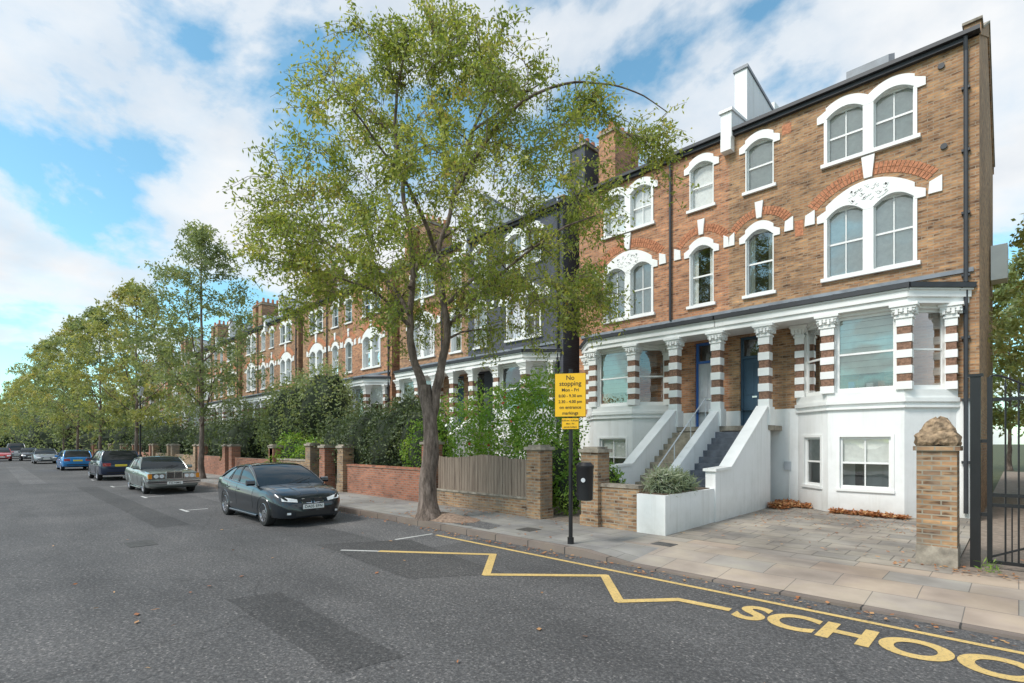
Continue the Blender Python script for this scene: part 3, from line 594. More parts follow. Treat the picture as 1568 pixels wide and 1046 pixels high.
def make_tree(name,loc,limbs,anchors,leaf,L,Wd,per,twl,rot=0,flare=True,twigtubes=True,ntw=5,droop=.6):
    e=empty(name,loc,rot); b=MB(); nodes=[]
    for k,(pts,r0,r1) in enumerate(limbs):
        sp=smooth_poly(pts,6); n=len(sp)
        jj=[p+Vector((noise.noise(p*1.7),noise.noise(p*1.7+Vector((9,0,0))),0))*.06 for p in sp]
        rad=[r0+(r1-r0)*(i/(n-1))**.8 for i in range(n)]
        rad=[r*(1+.12*noise.noise(p*3)) for r,p in zip(rad,sp)]
        if k==0 and flare: 
            for i,p in enumerate(sp):
                if p.z<.5: rad[i]*=1+.55*((.5-p.z)/.5)**1.5
        b.tube(jj,rad,'bark',12); 
        start=int(n*.55) if k==0 else 2
        nodes+= [(p,r) for p,r in list(zip(jj,rad))[start:]]
    pos=np.array([tuple(p) for p,_ in nodes]); par_r=[r for _,r in nodes]
    cen=pos.mean(0)
    order=sorted(anchors,key=lambda a:np.min(np.linalg.norm(pos-np.array(a),axis=1)))
    pts=[];cl=[]
    for a in order:
        av=np.array(a); dv=av-pos; dist=np.linalg.norm(dv,axis=1)+ .6*np.maximum(0,pos[:,2]-av[2]+.2)
        i=int(np.argmin(dist)); p=Vector(pos[i]); r=min(par_r[i]*.65,.012+.018*(Vector(a)-p).length)
        r=max(r,.009); v=Vector(a)-p; ln=v.length; steps=3
        path=[p]
        for j in range(1,steps+1):
            t=j/steps; q=p+v*t+Vector((0,0,.12*ln*math.sin(math.pi*t)))+Vector((R()-.5,R()-.5,R()-.5))*.08*ln*(1 if j<steps else 0); path.append(q)
        b.tube(path,[r*(1-.55*j/steps) for j in range(steps+1)],'bark',5,False)
        pos=np.vstack([pos,[tuple(q) for q in path[1:]]]); par_r+=[r*(1-.55*j/steps) for j in range(1,steps+1)]
        out=(Vector(a)-Vector(cen)); out.z*=.3
        if out.length>0: out.normalize()
        crand=R()
        for t in range(ntw):
            d=(out*.7+Vector((random.gauss(0,.8),random.gauss(0,.8),random.gauss(0,.55)))).normalized()
            l=twl*(.6+.8*R()); q0=Vector(a)-v.normalized()*R()*min(ln,.5) if ln>0 else Vector(a); q1=q0+d*l*.5; q2=q0+d*l+Vector((0,0,-.28*l))
            if twigtubes: b.tube([q0,q1,q2],[.007,.005,.003],'bark',3,False)
            for j in range(per):
                s=.1+.9*R(); q=(q0.lerp(q1,s*2) if s<.5 else q1.lerp(q2,s*2-1)); q=q+Vector((random.gauss(0,.07),random.gauss(0,.07),random.gauss(0,.07)))*(twl/.7)
                pts.append((q.x,q.y,q.z)); cl.append(crand)
    b.obj('trunk_and_branches',e,True,recalc=False)
    leafobj('crown_leaves',np.array(pts),L,Wd,leaf,np.array(cl),droop,e)
    return e
rot=math.radians(44.31)
def Lp(x,y,f=0): return ((x-652)*.0161,f,(678-y)*.0161+2-.12)
trunk=[Lp(652,797),Lp(650,740),Lp(655,690),Lp(653,640),Lp(645,590)]
limbs=[(trunk,.235,.16),
 ([Lp(653,640),Lp(640,585),Lp(625,530),Lp(622,470,.1),Lp(624,390,.2),Lp(612,290,.1),Lp(600,190),Lp(612,110,-.2),Lp(620,75,-.2)],.13,.015),
 ([Lp(656,645),Lp(666,590,-.05),Lp(680,520,-.1),Lp(678,470,-.2),Lp(668,400,-.1),Lp(688,310),Lp(715,210,.2),Lp(740,140,.2),Lp(755,95,.2)],.13,.015),
 ([Lp(680,500),Lp(710,478,-.3),Lp(760,440,-.9),Lp(830,400,-1.6),Lp(890,380,-1.9)],.06,.015),
 ([Lp(622,480),Lp(590,430,.6),Lp(540,380,1.2),Lp(470,340,1.6),Lp(400,300,1.7),Lp(345,280,1.7)],.07,.012),
 ([Lp(690,300),Lp(740,230,-.4),Lp(800,175,-.6),Lp(870,150,-.6),Lp(950,155,-.5),Lp(1010,185,-.4)],.06,.01),
 ([Lp(670,400),Lp(640,330,-1.0),Lp(600,280,-1.8),Lp(560,240,-2.5)],.06,.012),
 ([Lp(622,440),Lp(640,360,1.),Lp(700,280,2.2),Lp(740,220,3.)],.07,.012),
 ([Lp(622,500),Lp(585,460,-.5),Lp(520,440,-1.1),Lp(460,430,-1.5)],.05,.012),
 ([Lp(676,470),Lp(730,400,.8),Lp(800,340,1.8),Lp(870,290,2.2)],.06,.012),
 ([Lp(605,220),Lp(560,160,.2),Lp(510,130,.2)],.04,.01),([Lp(720,200),Lp(790,140,.2),Lp(840,105,.2)],.04,.01)]
env=[(4.5,3.2,3.9),(5.6,4.1,4.4),(7.2,4.4,4.6),(8.7,3.7,4.3),(9.8,3.2,3.6),(10.8,2.6,2.7),(11.5,1.4,1.4),(11.9,.6,.4)]
def envr(z):
    for (a,l,r),(b_,l2,r2) in zip(env[:-1],env[1:]):
        if a<=z<=b_: t=(z-a)/(b_-a); return l+(l2-l)*t,r+(r2-r)*t
    return 0,0
anch=[]
while len(anch)<500:
    z=4.5+7.4*R()**1.12; l,r=envr(z); th=2*math.pi*R(); q=R()**.5
    if z<5.6 and q<.4: continue
    c,s=math.cos(th),math.sin(th); x=q*c*(r if c>0 else l); y=q*s*min(3.1,(l+r)/2)
    if noise.noise(Vector((x*.55,y*.55,z*.6)))>.22: continue
    if z<5.4 and noise.noise(Vector((x*.9,y*.9+5,3)))>.02: continue
    anch.append(Vector((x,y,z)))
for k in range(26):
    t=R(); anch.append(Vector((3.2+t*2.6,-.5+random.gauss(0,.25),9.9-.5*t*t-1.3*R()*t+random.gauss(0,.12))))
for k in range(14):
    t=R(); anch.append(Vector((-3.6-t*1.3,1.6+random.gauss(0,.3),7.6+.5*t+random.gauss(0,.25))))
for k in range(16):
    t=R(); anch.append(Vector((3.0+1.2*R(),-.9+random.gauss(0,.4),4.3+1.5*t)))
make_tree('cherry_tree',(-10.44,7.75,.12),limbs,anch,'leafA',.11,.044,26,.7,rot,ntw=5,droop=.7)
b=MB(); rings=[]
for r,z in ((1.15,.0),(.85,.03),(.55,.08),(.3,.12),(.1,.14)):
    rings.append([(-10.3+r*(1+.25*noise.noise(Vector((math.cos(t*.2618)*2,math.sin(t*.2618)*2,1))))*math.cos(t*.2618),8.1+r*.5*math.sin(t*.2618),.125+z) for t in range(24)])
b.loft(rings,'mulch'); b.obj('tree_pit_soil',smooth=True)
def street_tree(name,loc,H,rad,leaf,seed,L=.2,per=16,n=190,zb=3.2,ns=.17):
    random.seed(seed); np.random.seed(seed)
    lm=[([(0,0,0),(.05,0,1.5),(.0,.05,zb),(0.1,0,H*.5),(0,0,H*.75),(0.05,0,H*.95)],.17,.02)]
    for k in range(7):
        th=k*2.4; z0=zb*.85+k*.55; rr_=rad*.75
        lm.append(([(0,0,z0),(rr_*.35*math.cos(th),rr_*.35*math.sin(th),z0+1.1),(rr_*.8*math.cos(th),rr_*.8*math.sin(th),z0+2.4+.2*k)],.06,.012))
    an=[]
    while len(an)<n:
        z=zb+.3+(H-zb-.4)*R(); t=(z-zb)/(H-zb); rm=rad*(min(1,.55+1.6*t) if t<.3 else max(.12,(1-((t-.3)/.72)**1.7)))
        q=R()**.5; th=2*math.pi*R()
        rm*=1+.35*noise.noise(Vector((math.cos(th)*1.3+seed,math.sin(th)*1.3,z*.35)))
        x,y=q*rm*math.cos(th),q*rm*math.sin(th)
        if noise.noise(Vector((x*.6+seed,y*.6,z*.6)))>ns: continue
        an.append(Vector((x,y,z)))
    return make_tree(name,loc,lm,an,leaf,L,L*.45,per,.8,0,True,False,4,.5)
t1=street_tree('ash_tree',(-30.7,8.1,.12),13.1,3.5,'leafB',3,.17,19,240,3.2,.14)
t2=street_tree('street_tree',(-47,8.1,.12),13.5,5.0,'leafY',5,.26,14,220,3.4,.1)
t3=street_tree('street_tree',(-63,8.0,.12),14.5,5.0,'leafB',8,.31,12,190,3.4,.1)
def inst(src,name,loc,rot,s):
    e=empty(name,loc,rot); e.scale=(s,s,s*(.88+.24*R()))
    for c in src.children:
        o=bpy.data.objects.new(c.name.split('.')[0],c.data); scene.collection.objects.link(o); o.parent=e
    return e
for x,y,s,src in ((-78,7.9,1.1,t2),(-92,7.8,.85,t3),(-112,7.6,1.2,t2),(-135,7.3,1.0,t3),(-165,6.8,1.25,t2),(-200,6.0,1.1,t3),(-235,3,1.3,t2),(-250,-2,1.2,t3),(-60,11.6,.55,t3),(-82,11.5,.6,t2)):
    inst(src,'street_tree',(x,y,.1),x*1.7,s)
for x,y,s,src in ((3.6,33,.95,t3),(7.5,30,1.0,t3),(2.0,46,1.1,t3),(9,40,1.1,t2),(-.5,52,1.0,t3),(1.2,24,.7,t2)): inst(src,'background_tree',(x,y,0),x*2.1,s)
random.seed(11); np.random.seed(11)
def bush(name,blobs,n,L,mat,W=None,core=True,flowers=0):
    e=empty(name,(blobs[0][0],blobs[0][1],0)); off=Vector((blobs[0][0],blobs[0][1],0)); tot=sum(b_[3]*b_[4] for b_ in blobs); P=[];C=[]
    cb=MB()
    for (x,y,z,rx,rz) in blobs:
        m=int(n*rx*rz/tot); d=np.random.normal(size=(m,3)); d/=np.linalg.norm(d,axis=1)[:,None]
        for k in range(m):
            v=Vector(d[k]); nn=1+.28*noise.noise(v*2.1+Vector((x,y,z)))+.22*noise.noise(v*5+Vector((x,y,z))); rr_=nn*(1-.28*R()**1.5+.12*R()**2)
            p=Vector((x,y,z))-off+Vector((v.x*rx*rr_,v.y*rx*rr_*.9,v.z*rz*rr_))
            if p.z<.12: continue
            P.append(tuple(p)); C.append(.5+.9*noise.noise(p*1.3)+.2*v.z)
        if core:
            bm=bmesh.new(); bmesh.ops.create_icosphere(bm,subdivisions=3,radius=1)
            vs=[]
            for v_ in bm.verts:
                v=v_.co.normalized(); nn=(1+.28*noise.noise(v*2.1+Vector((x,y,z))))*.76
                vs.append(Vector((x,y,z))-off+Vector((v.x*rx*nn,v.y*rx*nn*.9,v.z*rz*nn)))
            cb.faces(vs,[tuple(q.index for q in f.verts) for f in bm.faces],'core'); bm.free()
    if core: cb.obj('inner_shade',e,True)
    A=np.array(P)
    leafobj('leaves',A,L,W or L*.5,mat,np.clip(np.array(C),0,1),.1,e)
    if flowers: leafobj('flowers',A[np.random.choice(len(A),flowers)]*1.01,.1,.09,'flower',None,0,e)
    return e
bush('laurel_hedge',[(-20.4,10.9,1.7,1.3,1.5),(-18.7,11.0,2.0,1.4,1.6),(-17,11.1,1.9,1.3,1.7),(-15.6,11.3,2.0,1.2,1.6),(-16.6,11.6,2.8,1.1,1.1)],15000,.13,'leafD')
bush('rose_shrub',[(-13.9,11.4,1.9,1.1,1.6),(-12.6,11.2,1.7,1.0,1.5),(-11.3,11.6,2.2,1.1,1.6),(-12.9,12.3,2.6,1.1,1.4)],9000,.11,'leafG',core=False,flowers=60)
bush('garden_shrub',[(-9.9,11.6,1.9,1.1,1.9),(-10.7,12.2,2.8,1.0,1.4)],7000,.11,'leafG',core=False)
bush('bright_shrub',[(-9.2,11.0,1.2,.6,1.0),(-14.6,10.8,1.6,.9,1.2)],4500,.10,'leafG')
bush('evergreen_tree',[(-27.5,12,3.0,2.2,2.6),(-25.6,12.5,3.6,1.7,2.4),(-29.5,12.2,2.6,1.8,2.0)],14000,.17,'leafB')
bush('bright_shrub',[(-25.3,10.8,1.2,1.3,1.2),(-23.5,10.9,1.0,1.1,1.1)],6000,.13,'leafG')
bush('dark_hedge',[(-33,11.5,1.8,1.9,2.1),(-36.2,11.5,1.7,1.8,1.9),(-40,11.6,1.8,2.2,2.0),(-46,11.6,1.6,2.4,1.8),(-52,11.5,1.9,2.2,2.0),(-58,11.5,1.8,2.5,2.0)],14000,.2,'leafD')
bush('dark_hedge',[(-66,11.5,2,3,2.4),(-74,11.5,2,3,2.4),(-84,11.5,2,4,2.6),(-96,11.5,3,5,4),(-110,11,3,6,5),(-126,11,4,7,6),(-150,11,5,9,8)],10000,.4,'leafB')
bush('distant_treeline',[(-300,-60+22*i,7,16,10+3*R()) for i in range(8)],8000,1.6,'leafB')
bush('lavender_plant',[(-5.42,10.1,1.14,.3,.26),(-5.42,10.5,1.12,.3,.28),(-5.42,11.0,1.08,.28,.22)],2600,.19,'leafP',.022)
bush('pavement_shrub',[(-7.7,11.5,.7,.45,.7),(-8.4,10.7,.7,.4,.6)],1800,.1,'leafG')
bush('grass_tuft',[(-.3,10.3,.12,.12,.14)],120,.1,'leafG',.015,core=False)
bush('side_hedge',[(1.6,14+3*i,1.0,.8,1.2) for i in range(6)],5000,.12,'leafG')
def flatleaves(name,spec,size,squash):
    pts=[]
    for n,x0,x1,y0,y1,z,dz in spec:
        for i in range(n): pts.append((x0+(x1-x0)*R(),y0+(y1-y0)*R(),z+.012+dz*R()**2))
    ob=leafobj(name,np.array(pts),size,size*.6,'leafO',None,0)
    co_=np.empty(len(ob.data.vertices)*3,dtype=np.float32); ob.data.vertices.foreach_get('co',co_); co_=co_.reshape(-1,4,3)
    base=co_[:,0:1,2]; co_[:,:,2]=base+np.abs(co_[:,:,2]-base)*squash; ob.data.vertices.foreach_set('co',co_.reshape(-1)); ob.data.update()
flatleaves('leaf_litter_pile',[(900,-5.0,-4.55,15.3,16.5,.18,.14),(500,-4.9,-4.1,15.9,16.5,.18,.1),(500,-3.5,-2.5,15.35,15.68,.175,.08),(500,-2.7,-1.9,15.3,15.68,.175,.05)],.11,.6)
flatleaves('fallen_leaves',[(300,-5,-1,13,16,.155,.02),(90,-5,-1,10,14,.14,.01),(320,-40,-6,7.1,7.34,0,.02),(200,-10,2,7.0,7.34,0,.02),(180,-30,-6,7.6,9.6,.12,.01),(260,0,3,10.8,16,.13,.02),(60,-1.4,0,9.7,10.3,.125,.01),(260,-12,-9,7.6,9.6,.125,.01),(40,-14,1,.8,6,0,.005),(1,-1.95,-1.94,1.75,1.76,0,0)],.085,.2)
# ------------------------------------------------------------------ cars
M['tyre']=simple('tyre',(.018,.018,.018),.8,.2,9); M['rim']=simple('alloy',(.5,.5,.52),.25,0,metal=.9)
M['carglass']=simple('car_glass',(.02,.024,.026),.04,0); M['trimblk']=simple('car_trim',(.015,.015,.016),.5,0)
M['lamp']=simple('headlamp',(.75,.77,.8),.1,0,coat=1); M['redlamp']=simple('tail_lamp',(.4,.015,.01),.15,0,coat=1); M['amber']=simple('amber_lamp',(.7,.25,.02),.2,0)
M['platew']=simple('plate_white',(.8,.8,.78),.4,0); M['platey']=simple('plate_yellow',(.8,.6,.05),.4,0)
for k,c,mt in (('p_dark',(.016,.022,.03),.5),('p_silver',(.27,.30,.29),.6),('p_navy',(.02,.035,.08),.4),('p_blue',(.02,.24,.6),.3),('p_grey',(.3,.31,.33),.6),('p_black',(.015,.015,.018),.3),('p_red',(.45,.02,.02),.2)):
    M[k]=simple('car_paint_'+k[2:],c,.28,0,metal=mt,coat=1)
ST={'sedan':dict(st=[(0,.62,.74,.44),(.006,.80,.82,.36),(.016,.97,.87,.32),(.035,1.04,.91,.28),(.12,1.05,.96,.22),(.3,1.0,1,.2),(.5,.96,1,.2),(.68,.93,1,.2),(.76,.91,.99,.2),(.85,.87,.97,.2),(.92,.80,.93,.2),(.955,.74,.87,.2),(.98,.66,.78,.2),(.992,.58,.70,.21),(1,.48,.60,.26)],gh=(.115,.295,.50,.735),wf=.825,wr=.215,wrad=.325),
 'old':dict(st=[(0,.68,.9,.44),(.006,.86,.94,.38),(.03,.93,.96,.34),(.15,.95,.98,.26),(.3,.94,1,.22),(.5,.93,1,.22),(.66,.92,1,.22),(.75,.91,.99,.22),(.88,.88,.98,.22),(.97,.84,.97,.24),(.994,.8,.96,.32),(1,.7,.94,.42)],gh=(.17,.30,.52,.67),wf=.82,wr=.235,wrad=.31),
 'suv':dict(st=[(0,.8,.84,.42),(.008,1.0,.92,.34),(.04,1.08,.97,.3),(.2,1.08,1,.26),(.5,1.05,1,.26),(.7,1.04,1,.26),(.78,1.02,.99,.26),(.9,.95,.96,.26),(.965,.86,.9,.26),(1,.62,.76,.3)],gh=(.008,.07,.55,.74),wf=.81,wr=.2,wrad=.36),
 'hatch':dict(st=[(0,.74,.82,.4),(.008,.92,.9,.34),(.04,1.0,.95,.28),(.2,.99,1,.22),(.5,.95,1,.22),(.72,.93,1,.22),(.8,.9,.98,.22),(.92,.79,.94,.22),(.97,.7,.87,.22),(1,.52,.74,.27)],gh=(.012,.10,.55,.78),wf=.81,wr=.2,wrad=.32)}
def car(name,loc,L,W,H,style,paint,rotz=0,plate='platew',ptxt=None,oldc=False):
    S=ST[style]; e=empty(name,loc,rotz); hw=W/2; X=lambda t:(t-.5)*L
    st=S['st']; ts=sorted(set([s[0] for s in st]+[i/26 for i in range(1,26)]))
    def at(t):
        t=max(0,min(1,t))
        for a,c in zip(st[:-1],st[1:]):
            if a[0]<=t<=c[0]:
                u=(t-a[0])/(c[0]-a[0]); return [a[i]+(c[i]-a[i])*u for i in range(1,4)]
    def half(t):
        zt,w,zb=at(t); w*=hw; h=zt-zb
        return [(0,zb),(w*.8,zb),(w*.94,zb+.05*h),(w*.972,zb+.16*h),(w*.985,zb+.42*h),(w,zb+.60*h),(w*1.0,zb+.69*h),(w*.975,zb+.80*h),(w*.95,zb+.93*h),(w*.92,zb+.985*h),(w*.80,zt+.008),(w*.62,zt+.022),(w*.45,zt+.022),(0,zt+.032)]
    def sidey(t,z):
        hf=half(t)
        for (y0,z0),(y1,z1) in zip(hf[1:-1],hf[2:]):
            if z0<=z<=z1 and z1>z0: return y0+(y1-y0)*(z-z0)/(z1-z0)
        return hf[5][0]
    secs=[]
    for t in ts:
        h_=half(t); secs.append([(X(t),y,z) for y,z in h_]+[(X(t),-y,z) for y,z in reversed(h_[1:-1])])
    b=MB(); b.loft(secs,paint); b.mi('trimblk'); body=b.obj('body',e,True)
    c=MB(); c.mi(paint); wr=S['wrad']; zw=wr
    for t in (S['wf'],S['wr']):
        c.tube([(X(t),-hw-.2,zw+.01),(X(t),-hw+.26,zw+.01)],wr+.045,'trimblk',32); c.tube([(X(t),hw-.26,zw+.01),(X(t),hw+.2,zw+.01)],wr+.045,'trimblk',32)
    co=c.obj('cut',None); md=body.modifiers.new('arch','BOOLEAN'); md.object=co; md.operation='DIFFERENCE'; md.solver='EXACT'
    dg=bpy.context.evaluated_depsgraph_get(); me=bpy.data.meshes.new_from_object(body.evaluated_get(dg)); body.modifiers.clear(); body.data=me; bpy.data.objects.remove(co)
    for p in me.polygons:
        c_=p.center
        for t in (S['wf'],S['wr']):
            if math.hypot(c_.x-X(t),c_.z-zw-.01)<wr+.05 and abs(c_.y)<hw*.93 and c_.z<.9*at(t)[0]: p.material_index=1
            if math.hypot(c_.x-X(t),c_.z-zw-.01)<wr+.05 and abs(abs(c_.y)-(hw-.26))<.01: p.material_index=1
    zr=H; t0,t1,t2,t3=S['gh']
    kt=.72 if not oldc else .74
    def wid(t): return hw*at(t)[1]*.915
    def sec(t,zt,d=0.):
        zb=at(t)[0]-.02; wb=wid(t)+d; k=max(0,min(1,(zt-zb)/(zr-zb))); wt=wb+(hw*kt+d-wb)*k**1.15; x=X(t); zt+=d
        return [(x,-wb,zb),(x,-(wb+(wt-wb)*.28),zb+(zt-zb)*.33),(x,-(wb+(wt-wb)*.62),zb+(zt-zb)*.66),(x,-wt,zt-.05*k),(x,-wt+.05*k,zt-.012*k),(x,-wt*.55,zt+.012*k),(x,0,zt+.022*k),(x,wt*.55,zt+.012*k),(x,wt-.05*k,zt-.012*k),(x,wt,zt-.05*k),(x,(wb+(wt-wb)*.62),zb+(zt-zb)*.66),(x,(wb+(wt-wb)*.28),zb+(zt-zb)*.33),(x,wb,zb)]
    prof=[]; n=7; zr1=zr-.055; zr2=zr-.028
    for i in range(n+1):
        u=i/n; z0=at(t0)[0]; prof.append((t0+(t1-t0)*u, z0+(zr1-z0)*(u+.10*math.sin(math.pi*u))))
    for i in range(1,8):
        u=i/8; prof.append((t1+(t2-t1)*u, zr1+(zr2-zr1)*u+.034*math.sin(math.pi*u)**.8))
    for i in range(n+1):
        u=i/n; z3=at(t3)[0]; prof.append((t2+(t3-t2)*u, z3+(zr2-z3)*((1-u)+.10*math.sin(math.pi*u))))
    gs=[sec(t,z) for t,z in prof]
    b=MB(); b.loft(gs,'carglass'); b.obj('windows',e,True)
    b=MB(); go=[sec(t,z,.010) for t,z in prof]
    idx1=[i for i,(t,z) in enumerate(prof) if t1-1e-6<=t<=t2+1e-6]
    for i,j in zip(idx1[:-1],idx1[1:]):
        for q in range(3,9): b.poly([go[i][q],go[j][q],go[j][q+1],go[i][q+1]],paint)
    for i in range(len(go)-1):
        if i in idx1[:-1]: continue
        for a,c_ in ((3,4),(8,9)): b.poly([go[i][a],go[i+1][a],go[i+1][c_],go[i][c_]],paint)
    def prf(t):
        for (a,z),(c_,z2) in zip(prof[:-1],prof[1:]):
            if a<=t<=c_: return z+(z2-z)*(t-a)/(c_-a)
        return prof[-1][1]
    def pillar(ta,tb,wa,wb_,k,d=.016):
        m=8
        for sg in (0,1):
            L_=[];R_=[]
            for q in range(m+1):
                u=q/m
                for lst,s in ((L_,-1),(R_,1)):
                    t=ta+(tb-ta)*u+s*(wa+(wb_-wa)*u); t=max(t0+.001,min(t3-.001,t))
                    zb=at(t)[0]-.02; zt=prf(t); z=at(ta)[0]-.02+(prf(max(t0,min(t3,tb)))-.05-(at(ta)[0]-.02))*u
                    wb0=wid(t)+d; kk=max(0,min(1,(zt-zb)/(zr-zb))); wt=wb0+(hw*kt+d-wb0)*kk**1.15
                    v=max(0,min(1,(z-zb)/max(.05,(zt-.05-zb)))); y=wb0+(wt-wb0)*(v*.92 if v<.7 else .644+(v-.7)*1.187)
                    lst.append((X(t),(-y if sg==0 else y),min(z,zt-.04) if zt-.04>zb else zb))
            for q in range(m): b.poly([L_[q],R_[q],R_[q+1],L_[q+1]],k)
    tb=(t1+t2)/2+.025
    pillar(tb,tb-.012,.012,.012,'trimblk')
    if style in('sedan',): pillar(t0+.075,t1-.005,.055,.022,paint); pillar(t1-.02,t1+.02,.006,.006,'trimblk')
    elif style=='old': pillar(t0+.06,t1,.05,.03,paint)
    else: pillar(t0+.045,t1+.02,.035,.02,paint); pillar(t1+.12,t1+.12,.012,.012,'trimblk')
    b.obj('roof_and_pillars',e,False,recalc=False)
    b=MB()
    for sg in (-1,1):
        fr=[g[3 if sg<0 else 9] for g,(t,z) in zip(go,prof) if t>=t2-1e-6]; b.tube(fr,.022,paint,8)
        rr_=[g[3 if sg<0 else 9] for g,(t,z) in zip(go,prof) if t<=t1+1e-6]; b.tube(rr_,.022,paint,8)
        b.tube([(X(t),sg*(wid(t)+.012),at(t)[0]-.006) for t in [t0+.02+(t3-t0-.04)*i/10 for i in range(11)]],.010,'chrome',6)
        b.tube([g[3 if sg<0 else 9] for g,(t,z) in zip(go,prof) if t1<=t<=t2],.012,paint if not oldc else 'chrome',6)
        xm=X(t3)-.22; b.loft([[(xm+dx,sg*(wid(t3)+.03+dy),at(t3)[0]+.03+dz) for dx,dz in ((-.04,.0),(.03,-.01),(.07,.04),(.05,.11),(-.02,.13),(-.05,.08))] for dy in (0,.19)],paint)
        for tt,b0 in ((t3-.055,0),(tb+.0,0))+(((t1-.04,.1),) if style!='old' else ()):
            zt,w,zb=at(tt); h=zt-zb
            b.tube([(X(tt)+(b0*(1-q)),sg*(sidey(tt,zb+h*(.1+.86*q))),zb+h*(.1+.86*q)) for q in (0,.2,.4,.6,.7,.8,.9,1)],.0045,'trimblk',4,False)
        for tt in (tb+.025,)+((t1-.01,) if style!='old' else ()):
            zt,w,zb=at(tt); z=zb+.76*(zt-zb); y=sidey(tt,z); b.tube([(X(tt)-.09,sg*y,z),(X(tt)-.07,sg*(y+.022),z),(X(tt)+.07,sg*(y+.022),z),(X(tt)+.09,sg*y,z)],.013,'chrome' if oldc else paint,8)
        xa=[S['wr']+.09+(S['wf']-S['wr']-.18)*i/6 for i in range(7)]
        b.tube([(X(t),sg*(hw*.972*at(t)[1]-.004),.215+(.0 if style!='suv' else .06)) for t in xa],.028,'trimblk' if style=='suv' else paint,6)
        for t in (S['wf'],S['wr']):
            pts=[]
            for i in range(13):
                a=math.radians(-8+196*i/12); x=X(t)+(wr+.048)*math.cos(a); z=zw+.01+(wr+.048)*math.sin(a); tt=x/L+.5; pts.append((x,sg*(sidey(tt,z)-.004),z))
            b.tube(pts,.014,paint if style!='suv' else 'trimblk',6)
        b.tube([(X(t3)+.01,sg*.1,at(t3)[0]+.05),(X(t3)-.13,sg*.1+.42,at(t3)[0]+.15)],.008,'trimblk',5)
        b.tube([(X(t),sg*at(t)[1]*hw*(.78 if t<.9 else .78-(t-.9)*2.5),at(t)[0]+.012) for t in (t3+.01,t3+.06,.85,.9,.945)],.004,'trimblk',4)
        if style=='sedan': b.tube([(X(t),sg*at(t)[1]*hw*(.42-(t-.74)*.7),at(t)[0]+.024) for t in (.76,.8,.85,.9,.95)],.012,paint,6)
    b.obj('trim_mirrors',e,True)
    b=MB(); fx=X(1)
    def surfx(y,z,front=True):
        for i in range(150):
            t=1-i*.001 if front else i*.001
            zt,w,zb=at(t)
            if z<zb or z>zt+.01: continue
            if (abs(y)<=sidey(t,min(z,zt))+.002) if z<zt-.02 else abs(y)<=w*hw*.8: return X(t)
        return X(.85 if front else .15)
    def patch(y0,y1,z0,z1,k,front=True,d=.012,m=5,nz=3,ez0=None,ez1=None):
        s=1 if front else -1; g=[]
        for i in range(m+1):
            u=i/m; y=y0+(y1-y0)*u; a=z0+((ez0 if ez0 is not None else z0)-z0)*u; c_=z1+((ez1 if ez1 is not None else z1)-z1)*u
            g.append([(surfx(y,a+(c_-a)*j/nz,front)+s*d,y+(d*.6 if y>.3 else -d*.6 if y<-.3 else 0),a+(c_-a)*j/nz) for j in range(nz+1)])
        for i in range(m):
            for j in range(nz): b.poly([g[i][j],g[i+1][j],g[i+1][j+1],g[i][j+1]],k)
    if oldc:
        b.box(fx-.02,fx+.11,-hw*.99,hw*.99,.42,.55,'chrome'); b.box(fx-.0,fx+.12,-hw*.97,hw*.97,.465,.5,'trimblk')
        b.box(X(0)-.1,X(0)+.02,-hw*.99,hw*.99,.44,.58,'chrome')
        for sg in (-1,1): b.box(fx-.3,fx+.07,min(sg*hw*.94,sg*hw*1.01),max(sg*hw*.94,sg*hw*1.01),.43,.54,'chrome')
        b.box(fx-.06,fx+.05,-.27,.27,.60,.88,'chrome'); b.box(fx-.0,fx+.056,-.245,.245,.62,.85,'trimblk')
        for i in range(5): b.box(fx,fx+.06,-.24,.24,.64+i*.043,.647+i*.043,'chrome')
        b.box(fx,fx+.062,-.008,.008,.62,.85,'chrome'); b.box(fx-.03,fx+.02,-.85,.85,.585,.605,'chrome')
        for sg in (-1,1):
            y0,y1=sorted((sg*.30,sg*.845)); b.box(fx-.05,fx+.03,y0,y1,.61,.81,'trimblk'); b.box(fx,fx+.034,y0+.015,y1-.015,.625,.795,'chrome')
            for yy,r in ((.42,.07),(.60,.078)): b.tube([(fx+.03,sg*yy,.71),(fx+.043,sg*yy,.71)],r,'lamp',18)
            a0,a1=sorted((sg*.74,sg*.855)); b.box(fx-.1,fx+.04,a0,a1,.62,.80,'amber')
        b.box(fx+.11,fx+.125,-.26,.26,.39,.50,plate)
        b.tube([(fx-.02,0,.88),(fx-.02,0,.97)],.006,'chrome',6)
    else:
        zt=at(.955)[0]
        for sg in (-1,1):
            if style=='sedan':
                patch(sg*.03,sg*.27,zt-.19,zt-.055,'chrome',d=.012,m=4,ez0=zt-.175,ez1=zt-.075); patch(sg*.045,sg*.255,zt-.175,zt-.07,'trimblk',d=.02,m=4,ez0=zt-.16,ez1=zt-.088)
                patch(sg*.34,sg*.72,zt-.165,zt-.075,'trimblk',d=.012,m=10,ez0=zt-.12,ez1=zt-.0); patch(sg*.36,sg*.70,zt-.155,zt-.085,'lamp',d=.018,m=10,ez0=zt-.11,ez1=zt-.01)
            else:
                patch(sg*.0,sg*.3,zt-.22,zt-.08,'trimblk',d=.012,m=4)
                patch(sg*.38,sg*.74,zt-.2,zt-.06,'trimblk',d=.012,m=8,ez1=zt-.02); patch(sg*.40,sg*.72,zt-.185,zt-.075,'lamp',d=.02,m=8,ez1=zt-.03)
            patch(sg*.50,sg*.64,.30,.37,'trimblk',d=.014,m=3); patch(sg*.53,sg*.61,.31,.36,'lamp',d=.02,m=3)
            patch(sg*.0,sg*.42,.26,.36,'trimblk',d=.013,m=6)
